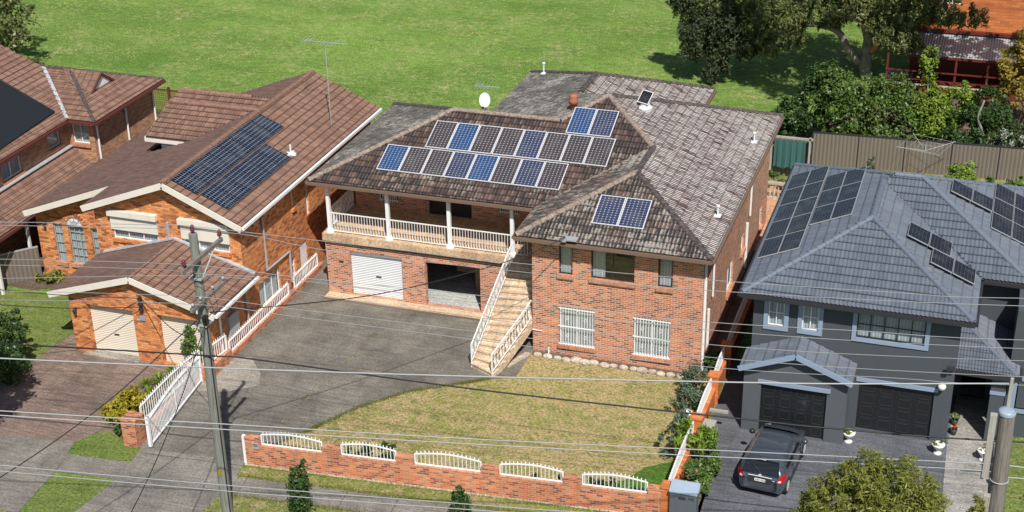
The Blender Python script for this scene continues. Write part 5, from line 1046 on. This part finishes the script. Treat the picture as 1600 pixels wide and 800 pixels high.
for s_ in (-1,1):
    cpart('tail_light',[[(s_*.58,-1.955,.78),(s_*.76,-1.90,.74),(s_*.83,-1.76,.86),(s_*.80,-1.74,1.04),(s_*.66,-1.90,.98)],[(s_*.76,-1.91,.74),(s_*.865,-1.66,.84),(s_*.845,-1.66,1.03),(s_*.78,-1.78,1.02)]],'lamp_red')
    cpart('reverse_lamp',[[(s_*.62,-1.962,.80),(s_*.72,-1.925,.78),(s_*.74,-1.90,.85),(s_*.66,-1.935,.87)]],'lamp_clear')
    cpart('headlight',[[(s_*.55,1.90,.62),(s_*.74,1.74,.66),(s_*.76,1.62,.80),(s_*.55,1.78,.78)]],'lamp_clear')
    m=MB(); c=Cm@Vector((s_*.97,.62,1.02)); m.lathe(c,[(0,-.07),(.09,-.05),(.12,.02),(.07,.09),(0,.1)],10); m.beam(Cm@Vector((s_*.85,.62,.98)),c,.04,.04); m.build('wing_mirror','car_paint' if s_>0 else 'cable_black',CR,True)
cpart('number_plate',[[(-.19,-1.975,.72),(.19,-1.975,.72),(.19,-1.968,.83),(-.19,-1.968,.83)]],'plate_white')
cpart('plate_recess',[[(-.42,-1.962,.66),(.42,-1.962,.66),(.40,-1.955,.90),(-.40,-1.955,.90)]],'dark_metal')
m=MB(); m.tube([Cm@Vector((x,-1.975,.93-.02*abs(x))) for x in (-.42,-.2,0,.2,.42)],.016,6); m.tube([Cm@Vector((.055*math.cos(t),-1.98,.985+.038*math.sin(t))) for t in [k*math.pi/6 for k in range(13)]],.008,5,False); m.tube([Cm@Vector((.022*math.cos(t),-1.98,.985+.036*math.sin(t))) for t in [k*math.pi/6 for k in range(13)]],.006,5,False); m.tube([Cm@Vector((.045*math.cos(t),-1.98,1.0+.014*math.sin(t))) for t in [k*math.pi/6 for k in range(13)]],.006,5,False); m.build('tailgate_badge','alu',CR)
m=MB(); m.tube([Cm@Vector((.02,-1.93,1.03)),Cm@Vector((-.28,-1.80,1.24))],.012,5); m.build('rear_wiper','cable_black',CR)
m=MB(); m.box(-.55,-1.72,1.455,.55,-1.52,1.485,Cm); sp=m.build('spoiler','car_paint',CR); m=MB(); m.box(-.12,-1.735,1.46,.12,-1.722,1.48,Cm); m.build('brake_lamp','lamp_clear',sp)
for sx in (-1,1):
    for wy in (-1.25,1.25):
        m=MB(); c=Vector((sx*.76,wy,.3)); 
        m.tube([Cm@(c+Vector((-.1*sx,0,0))),Cm@(c+Vector((.1*sx,0,0)))],.3,22); t=m.build('wheel','tyre',CR)
        m=MB(); m.tube([Cm@(c+Vector((.09*sx,0,0))),Cm@(c+Vector((.105*sx,0,0)))],.2,18); m.build('rim','alu',t)
# plate characters: dark strokes
m=MB()
for i in range(6):
    x=-.15+i*.055+(.02 if i>2 else 0); m.box(x,-1.979,.745,x+.012,-1.976,.805,Cm); m.box(x+.02,-1.979,.745,x+.03,-1.976,.805,Cm); m.box(x,-1.979,.77 if i%2 else .797,x+.03,-1.976,.778 if i%2 else .805,Cm)
m.build('plate_digits','ink',CR)
# ================================================================ MAILBOX, POTS, SMALL THINGS
MX=thing('pillar_mailbox',(8.55,FY(8.55)-.15,0),'grey pillar mailbox with pale lid at the right end of the brick fence','mailbox')
x0,x1=8.1,9.02; yb=FY(8.5)-.38; 
MB().box(x0,yb,0,x1,yb+.4,1.32).build('pillar','mailbox_grey',MX)
m=MB(); m.face([(x0-.03,yb-.04,1.32),(x1+.03,yb-.04,1.32),(x1+.03,yb+.44,1.50),(x0-.03,yb+.44,1.50)]); m.box(x0-.03,yb-.04,1.27,x1+.03,yb+.44,1.32); m.face([(x0-.03,yb+.44,1.32),(x1+.03,yb+.44,1.32),(x1+.03,yb+.44,1.5),(x0-.03,yb+.44,1.5)]); m.build('lid','mailbox_lid',MX)
MB().box(x0+.3,yb-.012,1.02,x0+.55,yb-.002,1.12).build('slot','ink',MX)
SEG={'1':'bc','4':'fgbc','2':'abged','3':'abgcd','0':'abcdef'}
def digits(mb,txt,x,y,z,h,f):
    w_=h*.5; t=h*.14
    for ch in txt:
        for s_ in SEG[ch]:
            X0,X1,Z0,Z1={'a':(0,w_,h-t,h),'g':(0,w_,h/2-t/2,h/2+t/2),'d':(0,w_,0,t),'f':(0,t,h/2,h),'e':(0,t,0,h/2),'b':(w_-t,w_,h/2,h),'c':(w_-t,w_,0,h/2)}[s_]
            f(mb,x+X0,x+X1,y,z+Z0,z+Z1)
        x+=w_*1.5
m=MB(); digits(m,'142',x0+.6,yb-.012,1.04,.11,lambda mb,a,b,y,c,d: mb.box(a,y,c,b,y+.01,d)); m.build('house_number','ink',MX)
def urn(x,y,label,red=False):
    t=thing('plant_urn',(x,y,0),label,'plant pot','white urns outside the grey garage'); m=MB(); m.lathe((x,y,0),[(0,0),(.15,0),(.15,.05),(.07,.09),(.06,.17),(.15,.24),(.22,.36),(.24,.42),(.2,.42),(0,.38)],16); m.build('urn','plaster_white',t,True)
    leaves('foliage',[(x,y,.5,.22,.22,.14)],160,.05,'leaf_olive',t); 
    if red: leaves('flowers',[(x,y,.58,.2,.2,.1)],30,.035,'petal_red',t)
urn(13.3,-3.25,'white urn with green plant between the two black garage doors'); urn(16.5,-3.1,'white urn with trailing plant at the right corner of the grey garage'); urn(18.1,-3.05,'white urn with yellow flowers beside the stone path and timber fence')
def pot(x,y,label,mat): 
    t=thing('flower_pot',(x,y,0),label,'plant pot'); MB().lathe((x,y,0),[(0,0),(.1,0),(.14,.24),(.12,.24),(0,.2)],12).build('pot','dark_metal',t,True); leaves('foliage',[(x,y,.34,.17,.17,.13)],110,.045,'leaf_mid',t); leaves('flowers',[(x,y,.4,.17,.17,.1)],40,.04,mat,t)
pot(16.95,-1.6,'small pot of pink and red flowers by the porch corner','petal_red'); pot(16.95,-.9,'small pot of yellow flowers nearer the dark porch','leaf_yellow')
m=MB()
for y in (-7,-5.2,-3.6): m.box(18.75,y-.07,0,18.9,y+.07,1.25)
m.beam((18.82,-9,1.1),(18.82,-2.3,1.1),.05,.1); m.beam((18.82,-9,.5),(18.82,-2.3,.5),.05,.1); t=thing('timber_fence',(18.82,-5,0),'weathered timber post and rail fence along the stone path','fence'); m.build('rails','timber_grey',t)
o=MB().lathe((7.25,-3.4,0),[(0,0),(.2,.02),(.27,.15),(.2,.32),(.08,.4),(0,.4)],11).build('plastic_bag','plaster_white',smooth=True,at=(7.25,-3.4,0)); tag(o,'crumpled white plastic sack against the side wall beneath the shrub','sack')
ORD='first second third fourth fifth sixth seventh eighth ninth tenth eleventh twelfth thirteenth fourteenth fifteenth sixteenth last'.split()
for i in range(17):
    x=.35+i*.40+random.uniform(-.05,.05); r=random.uniform(.15,.24); bm=bmesh.new(); bmesh.ops.create_icosphere(bm,subdivisions=2,radius=1)
    for v in bm.verts: v.co=Vector((v.co.x*r*random.uniform(.95,1.15)*1.1,v.co.y*r*.75*random.uniform(.9,1.1),v.co.z*r*.65*random.uniform(.9,1.1)+.02))
    me=bpy.data.meshes.new('edging_stone'); bm.to_mesh(me); bm.free(); me.materials.append(M['sandstone']); o=bpy.data.objects.new('edging_stone',me); COL.objects.link(o); o.location=(x,-.42+random.uniform(-.05,.05),.02); tag(o,ORD[i]+' rough sandstone block from the staircase in the row under the front windows','stone','sandstone blocks below the front wall')
sheet('garden_bed',[(0,0),(7,0),(7.1,-.55),(0.05,-.4)],0,'soil')
HO=thing('clothes_hoist',(13.8,22,0),'pale metal rotary clothes hoist in the yard before the grey metal fence','clothes hoist')
m=MB(); m.tube([(13.8,22,0),(13.8,22,2.2)],.03,8)
for k in range(4):
    t=.5+k*math.pi/2; d=Vector((math.cos(t),math.sin(t),0)); m.tube([Vector((13.8,22,1.9)),Vector((13.8,22,2.25))+d*1.6],.013,6)
m.build('frame','steel',HO); m=MB()
for r_ in (.6,1.0,1.5): m.tube([Vector((13.8,22,1.9+.35*r_/1.6))+Vector((math.cos(.5+k*math.pi/2),math.sin(.5+k*math.pi/2),0))*r_ for k in range(5)],.008,4,False)
m.build('line','cable_white',HO)
# ================================================================ VEGETATION
def V(*a): return Vector(a)
GTt=thing('gum_tree',(8.9,38.4,0),'large gum tree with pale curving limbs shading the sports field','tree')
def limb(pts,r,mat='bark_gum',par=GTt,name='limb'): return MB().tube(spline(pts,5),[r[0]+(r[1]-r[0])*i/(5*(len(pts)-1)) for i in range(5*(len(pts)-1)+1)],10).build(name,mat,par,True)
limb([(9.2,38.2,-.2),(9.0,38.3,1.2),(9.1,38.4,2.6)],(.42,.28),name='trunk')
limb([(8.6,38.2,.9),(7.9,37.6,1.9),(7.3,37.2,3.0),(5.9,36.6,3.5),(4.3,36,3.3),(2.5,35.5,4.2)],(.26,.12))
limb([(9.1,38.4,2.0),(8.9,38.2,3.6),(9.2,38,5.5),(8.2,37.5,8),(7,37,10)],(.3,.12))
limb([(9.3,38.3,1.6),(9.9,38,2.6),(11,37.8,4.6),(12.2,37.5,6.5)],(.22,.09),'bark_orange')
limb([(9.0,38.6,2.2),(8.2,39,4.4),(7.3,39.6,6.5),(6.5,40,8.5)],(.24,.1))
limb([(5.9,36.6,3.5),(5.0,36.0,5.2),(3.5,35.5,6.6)],(.14,.06)); limb([(2.5,35.5,4.2),(.6,35,4.9),(-1,34.5,4.4)],(.12,.05))
limb([(11,37.8,4.6),(12.8,36.6,4.6),(14.5,36,5)],(.1,.05))
crown=[(6.4,36.3,4.9,2.0,1.6,1.2),(4.2,35.6,4.3,1.9,1.5,1.1),(2.2,35.2,4.6,1.9,1.5,1.4),(7.8,37,5.8,2.0,1.8,1.2),(9.9,37.2,5.2,1.9,1.6,1.1),(10.9,36.8,4.0,1.4,1.0,.9),(11.6,36.4,3.0,1.0,.9,.9),(12.6,37,5.0,1.6,1.4,1.1),(3.0,35.0,2.7,1.5,1.2,.8),(5.0,35.4,3.0,1.2,1.0,.6),(14.4,36,5.1,1.5,1.0,.8),(5,37,7.2,2.3,2,1.3),(9,38,8.4,2.8,2.2,1.6),(2,36.5,7.2,2.2,2,1.4),(.4,35,5.6,1.5,1.4,1.2),(8.3,36.4,4.6,1.3,1.0,.7),(9.6,36.2,4.1,1.1,.9,.6),(7.2,36.2,3.9,1.0,.8,.5),(10.4,36,3.4,1.0,.8,.7),(6,38,9.6,2.6,2.2,1.4),(12.5,37.5,7.4,1.9,1.8,1.3)]
leaves('crown',crown,85000,.12,'leaf_gum',GTt,shell=.2,droop=.35,aspect=.3,jit=.22)
leaves('hanging_crown',[(.4,34.6,4.3,1.6,1.2,1.2),(-.9,34.4,3.6,1.0,1.0,1.0),(1.0,34.8,3.0,1.5,1.1,1.2),(-.7,34.2,2.4,.8,1.0,.8),(.6,34.5,1.6,.9,.9,.8),(-1.6,34.8,5.1,1.0,1,1.0),(2.2,34.9,2.6,1.1,1,.8),(.2,34.3,.9,.5,.6,.6)],30000,.12,'leaf_gum_dark',GTt,shell=.1,droop=.55,aspect=.3,jit=.24)
leaves('veranda_shade_crown',[(15.5,31.5,10.2,2.2,1.6,1.2),(18.5,31.5,10.4,2.2,1.6,1.2),(13.5,33,10.5,2,1.8,1.3),(21,32,10.5,2.2,1.8,1.4)],3800,.2,'leaf_gum',GTt,shell=.2,aspect=.4,jit=.4)  # unseen clumps above the view, added to shade the veranda
leaves('field_shade_crown',[(10.4,24.6,14.8,1.9,1.7,1.1),(8.2,25.6,15.4,1.7,1.6,1.1),(12.2,26.2,15.6,1.8,1.6,1.1),(6.4,27.2,15.6,1.6,1.5,1.0)],9000,.15,'leaf_gum',GTt,shell=.1,aspect=.35,jit=.3)  # canopy kept out of view, added to cast shade on the field
limb([(8.2,37.5,8),(8.6,33.5,11.5),(9.4,29,14),(10,25.5,14.8)],(.22,.06)); limb([(9.0,31,13),(7.4,28.5,14.6),(6.8,27.2,15.4)],(.12,.05))  # limbs added to carry the out-of-view shade canopy
limb([(9.2,38,5.5),(11.5,36,8.5),(14.5,33,10),(18.5,31.8,10.4)],(.2,.06))
sh=lambda *a,**k: shrub(*a,**k)
sh('lilly_pilly',(6.6,26,0),'dense dark shrub at the left end of the planting behind the metal fence','shrub',[(6.4,26,1.3,1.0,1.0,1.3),(7.5,26.4,2.2,1.0,1,1.5),(5.8,25.6,.7,.7,.8,.8),(7.9,27.5,3.2,1.0,1,1.1)],9000,.095,'leaf_dark',jit=.28)
sh('lilly_pilly',(9.1,26,0),'tall glossy light tipped shrub below the gum tree trunk','shrub',[(9.1,26,2.3,1.3,1.2,1.9),(8.5,26,3.4,1.0,1,1.0),(9.8,26.2,1.5,1.0,1,1.4)],11000,.09,'leaf_mid',jit=.26)
sh('lilly_pilly',(11.3,26,0),'broad green shrub with bare twigs left of the narrow conifer','shrub',[(11.3,26,2.2,1.3,1.2,1.9),(12.3,26.2,1.9,1.1,1,1.6),(10.6,26.4,3.1,1.0,.9,1.2),(12.0,27,3.2,.9,.9,1.0)],11000,.09,'leaf_mid',jit=.26,nst=6)
sh('narrow_conifer',(13.3,26.4,0),'narrow bright green conifer with a grey trunk before the veranda','tree',[(13.3,26.4,5.2,.45,.45,.9),(13.4,26.4,3.6,.5,.45,1.0),(13.6,26.2,2.0,.75,.7,1.3),(13.1,26.4,2.6,.5,.5,.8)],6500,.09,'leaf_bright',jit=.4,stem=.07,nst=2,stemmat='bark_gum')
sh('variegated_shrub',(15.0,27,0),'yellow green variegated shrub beneath the veranda rail','shrub',[(15.0,27.5,2.6,1.0,.9,1.1),(14.3,26.8,1.3,.9,.8,1.1)],4500,.1,'leaf_bright',jit=.3)
sh('dark_shrub',(16.2,26,0),'dark shrub mass with a bare grey trunk at the right of the back planting','shrub',[(15.4,26,1.5,1.2,1.1,1.4),(17,26,1.5,1.2,1.1,1.5),(16.4,27.2,2.6,1.2,1,1.0),(18.4,26,1.3,1.1,1,1.2),(19.5,27,2,1.2,1,1.5)],12000,.1,'leaf_dark',jit=.28)
limb([(16.6,25.6,0),(16.5,25.6,1.6),(16.1,25.5,2.6),(16.3,25.5,3.6)],(.09,.05),'bark_gum',bpy.data.objects['dark_shrub'],'bare_trunk')
sh('silver_shrub',(18.1,24.9,0),'pale silvery shrub leaning over the right end of the metal fence','shrub',[(18.0,24.9,1.7,.8,.7,.7),(18.8,25,1.3,.7,.7,.8)],1700,.07,'leaf_white',jit=.3)
sh('golden_tree',(18.2,31,0),'golden yellow tree at the right edge beside the veranda','tree',[(17.7,31,3.8,1.2,1.2,1.5),(18.6,31,4.9,1.3,1.2,1.4),(17.9,30.4,2.3,1.2,1,1.0),(19.6,31,3.5,1.4,1.2,1.6)],6500,.11,'leaf_ochre',jit=.28)
sh('round_shrub',(15.8,21.9,0),'rounded bright green shrub in the yard before the back metal fence','shrub',[(15.8,21.9,.9,.75,.75,.8),(15.4,21.9,.6,.5,.6,.6)],2200,.08,'leaf_bright',jit=.3)
sh('grass_clump',(11.4,22.6,0),'thin pale weed clump at the foot of the back metal fence','plant',[(11.2,22.6,.6,.25,.25,.6)],350,.07,'leaf_greygreen',jit=.4)
sh('low_plants',(17.8,22.6,0),'low leafy plants along the fence foot at the right edge','plant',[(17.5,22.6,.3,.9,.4,.35),(18.6,22.4,.4,.7,.5,.4)],1200,.08,'leaf_mid',jit=.3)
sh('patio_shrub',(6.9,19.6,0),'small green bush behind the patio balustrade','shrub',[(6.9,19.6,.45,.8,.35,.45)],700,.07,'leaf_mid',jit=.3)
sh('corner_tree',(-43,26,0),'olive green tree at the top left corner beyond the far house','tree',[(-42.2,25,3.2,1.7,1.5,1.8),(-42,24.5,1.6,1.4,1.4,1.3),(-43.5,26,5,1.8,1.6,1.6),(-44.5,26,2.5,1.8,1.5,2)],7500,.12,'leaf_gum',jit=.28,stem=.12)
sh('round_bush',(-19.9,-8.0,0),'large rounded dark bush at the left edge beside the stamped driveway','shrub',[(-19.75,-8.1,1.1,1.1,1.1,1.15),(-20.9,-7.8,1.3,1.2,1.1,1.3),(-19.7,-8.6,.7,.9,.8,.8),(-20.2,-7.4,1.7,.9,.9,.9)],9000,.065,'leaf_dark',jit=.25)
sh('street_tree',(-18.6,-15.6,0),'dense street tree outside the left edge shading the stamped driveway','tree',[(-16.9,-14.2,6.9,1.6,1.4,1.3),(-18.1,-14.6,7.6,1.6,1.5,1.4),(-17.4,-15.4,6.3,1.5,1.3,1.1)],16000,.12,'leaf_dark',jit=.28,stem=.1)
sh('croton_bush',(-12.9,-9.9,0),'yellow and red leaved bush behind the brick gate pier','shrub',[(-13.05,-9.6,.68,.8,.8,.48),(-12.8,-10.4,.5,.45,.45,.4),(-13.6,-9.8,.5,.55,.6,.4)],3600,.085,'leaf_yellow',jit=.3)
sh('croton_bush',(-12.85,-10.85,0),'small dark leaved plant at the foot of the brick gate pier','shrub',[(-12.8,-10.8,.2,.35,.3,.2)],420,.07,'leaf_dark',jit=.3)
def spiky(x,y,r,label):
    m=MB(); 
    for k in range(46):
        t=random.uniform(0,2*math.pi); e=random.uniform(.25,1.3); d=V(math.cos(t)*math.cos(e),math.sin(t)*math.cos(e),math.sin(e)); n=V(-math.sin(t),math.cos(t),0)*.022; b=V(x,y,.12); mid=b+d*r*.6; tip=b+d*r-V(0,0,.12*r); m.face([b-n*.5,mid-n,tip,mid+n]); 
    t=thing('spiky_plant',(x,y,0),label,'plant','spiky plants beside the sliding gate'); m.build('leaves','leaf_bright',t)
spiky(-13.85,-7.4,.46,'spiky rosette plant furthest left in the bed by the gate'); spiky(-13.55,-6.9,.55,'largest spiky rosette plant in the bed by the gate'); spiky(-13.15,-7.1,.5,'spiky rosette plant nearest the white gate railing'); spiky(-13.35,-8.0,.5,'spiky rosette plant just behind the yellow bush'); spiky(-13.35,-6.1,.44,'spiky rosette plant just in front of the brick garage pillar'); spiky(-12.65,-5.95,.42,'spiky plant beside the right cream garage door')
sh('camellia',(-12.65,-5.0,0),'upright bronze leaved shrub before the right cream garage door','shrub',[(-12.75,-5.05,1.0,.6,.45,.9),(-12.8,-5.05,1.8,.4,.3,.6),(-12.5,-5.1,.6,.5,.4,.5)],3800,.07,'leaf_mid',jit=.35)
sh('entry_plants',(-23,-.5,0),'pale green low plants under the tall arched window','plant',[(-22.9,-.3,.22,.9,.35,.25)],800,.08,'leaf_olive',jit=.3)
sh('verge_shrub',(-4.2,-13.3,0),'slim dark street shrub with two upright leaders on the verge','shrub',[(-4.25,-13.3,.9,.36,.34,.85),(-4.4,-13.3,1.7,.16,.14,.45),(-3.95,-13.3,2.1,.1,.1,.6),(-4.1,-13.3,1.4,.26,.25,.5)],2600,.06,'leaf_dark',jit=.38)
sh('verge_shrub',(1.35,-12.4,0),'short dark street shrub on the verge before the third fence railing','shrub',[(1.4,-12.4,.7,.33,.32,.65),(1.3,-12.4,1.35,.2,.18,.35),(1.62,-12.4,1.45,.08,.08,.4)],1700,.06,'leaf_dark',jit=.38)
m=[(-3.9,-10.1,.4,.3,.25,.45),(-3.2,-10.0,.55,.3,.25,.55),(-2.4,-9.9,.6,.28,.25,.6),(-2.9,-9.95,.3,.8,.3,.3)]
sh('upright_shrub',(-3.0,-10.1,0),'spiky upright green shrub behind the second white fence railing','shrub',m,2200,.06,'leaf_dark',jit=.3)
sh('upright_shrub',(3.2,-9.8,0),'low dark plants behind the fourth white fence railing','shrub',[(3,-9.7,.4,.35,.2,.4),(4.1,-9.65,.4,.3,.2,.4)],900,.06,'leaf_dark',jit=.3)
sh('hedge_shrub',(6.2,-9.4,0),'low lush hedge behind the fifth white fence railing','shrub',[(6.1,-9.35,.4,1.0,.35,.42),(5.2,-9.45,.35,.5,.3,.4)],2600,.06,'leaf_dark',jit=.25)
sh('side_shrub',(7.15,-1.5,0),'grey green shrub in the lawn corner against the side wall railing','shrub',[(7.1,-1.4,.6,.5,.8,.6),(7.2,-2.6,.55,.5,.7,.5)],2600,.06,'leaf_greygreen',jit=.28)
sh('side_shrub',(7.2,-4.8,0),'thin rose shrub between the sack and the lush lawn corner','shrub',[(7.25,-4.6,.5,.4,.6,.5),(7.1,-5.9,.5,.35,.6,.5),(6.8,-3.3,.5,.2,.5,.5)],1700,.055,'leaf_greygreen',jit=.3)
sh('side_shrub',(7.4,.7,0),'dark green shrub in the passage at the house corner','shrub',[(7.4,.5,.5,.3,.6,.55)],900,.06,'leaf_dark',jit=.3)
t=sh('mango_shrub',(8.15,-6.3,0),'drooping yellow green leaved shrub arching over the side wall','shrub',[(8.0,-6.3,1.25,.55,.55,.35),(8.5,-6.1,1.1,.4,.5,.4),(7.6,-6.5,1.0,.35,.4,.35)],850,.15,'leaf_bright',jit=.4,droop=.3,aspect=.22)
sh('rose_bush',(8.45,-7.2,0),'tall mixed green bush beside the grey driveway under the mango leaves','shrub',[(8.6,-6.6,.6,.5,.7,.6),(8.55,-7.6,.55,.55,.7,.55),(8.9,-6.9,.45,.4,.6,.45)],4200,.06,'leaf_mid',jit=.28)
t=sh('rose_bush',(8.4,-9.1,0),'rose bush with red and pink blooms beside the pillar mailbox','shrub',[(8.4,-9.2,.5,.45,.7,.5),(8.6,-8.4,.55,.5,.6,.5)],3200,.06,'leaf_mid',jit=.28)
leaves('blooms',[(8.3,-8.9,.75,.4,.7,.4)],26,.07,'petal_red',t,jit=.1); leaves('pink_blooms',[(8.5,-8.3,.9,.3,.4,.3)],12,.07,'petal_pink',t,jit=.1)
sh('foreground_tree',(15.3,-17.5,0),'feathery olive green tree rising at the bottom edge before the right driveway','tree',[(14.4,-17.5,6.9,1.1,1.0,1.0),(15.8,-17.6,7.6,.9,1.0,1.2),(14.9,-17.5,7.9,.7,.8,.8),(13.5,-17.5,6.4,.6,.8,.7),(16.5,-17.5,7.1,.6,.9,1.0),(14.9,-17.5,5.6,1.5,1.3,1.3)],48000,.075,'leaf_olive',jit=.20,stem=.1,aspect=.24,shell=.45)
sh('foreground_tree',(19.6,-14.8,0),'small olive shrub top at the bottom right corner beyond the weathered pole','tree',[(19.3,-14.8,5.6,.7,.7,.8),(19.0,-14.8,5.0,.5,.6,.7),(17.8,-14.6,5.3,.25,.4,.7)],3500,.07,'leaf_olive',jit=.3,aspect=.3)
# tufts of grass along edges and scattered over the lawns
def tufts(name,poly_pts,n,mat,h=.07):
    P_=np.array(poly_pts,float); c=P_+rng.normal(size=P_.shape)*0
    me=bpy.data.meshes.new(name); k=rng.integers(0,len(P_)-1,n); f=rng.random(n)[:,None]; b=P_[k]*(1-f)+P_[k+1]*f+rng.normal(size=(n,2))*.07
    a=rng.random(n)*math.tau; w_=.012; hh=h*(.5+rng.random(n)); d=np.stack([np.cos(a),np.sin(a)],1)*w_; V_=np.zeros((n,3,3)); V_[:,0,:2]=b-d; V_[:,1,:2]=b+d; V_[:,2,:2]=b+rng.normal(size=(n,2))*.03; V_[:,2,2]=hh
    me.from_pydata([tuple(v) for v in V_.reshape(-1,3)],[],[(3*i,3*i+1,3*i+2) for i in range(n)]); me.materials.append(M[mat]); o=bpy.data.objects.new(name,me); COL.objects.link(o); tag(o,kind='stuff'); o['label']='ragged grass blades'; return o
e1=[(-7.3,-10.05),(-6.25,-8.43),(-6.0,-7.88),(-5.11,-6.26),(-3.66,-4.56),(-1.92,-3.45),(-.9,-2.72)]
for nm,lab,pts,n in (('edge_grass','ragged grass along the curved edge of the dry front lawn',e1,3500),('edge_grass','weeds in the joint at the foot of the front brick fence',[(-7.4,FY(-7.4)-.24),(8,FY(8)-.24)],1800),('edge_grass','grass blades fringing the concrete footpath',[(-7.4,PYU(-7.4)+.03),(8.4,PYU(8.4)+.03)],3500),('edge_grass','grass blades on the kerb side of the footpath',[(-7.4,PYL(-7.4)-.02),(8.4,PYL(8.4)-.02)],3000),('edge_grass','weeds along the driveway side of the stepped boundary wall',[(-11.95,-4),(-11.95,4.5)],500)):
    o=tufts(nm,pts,n,'leaf_bright' if 'green' in lab or 'weeds' in lab else 'leaf_olive'); o['label']=lab; o['category']='grass'
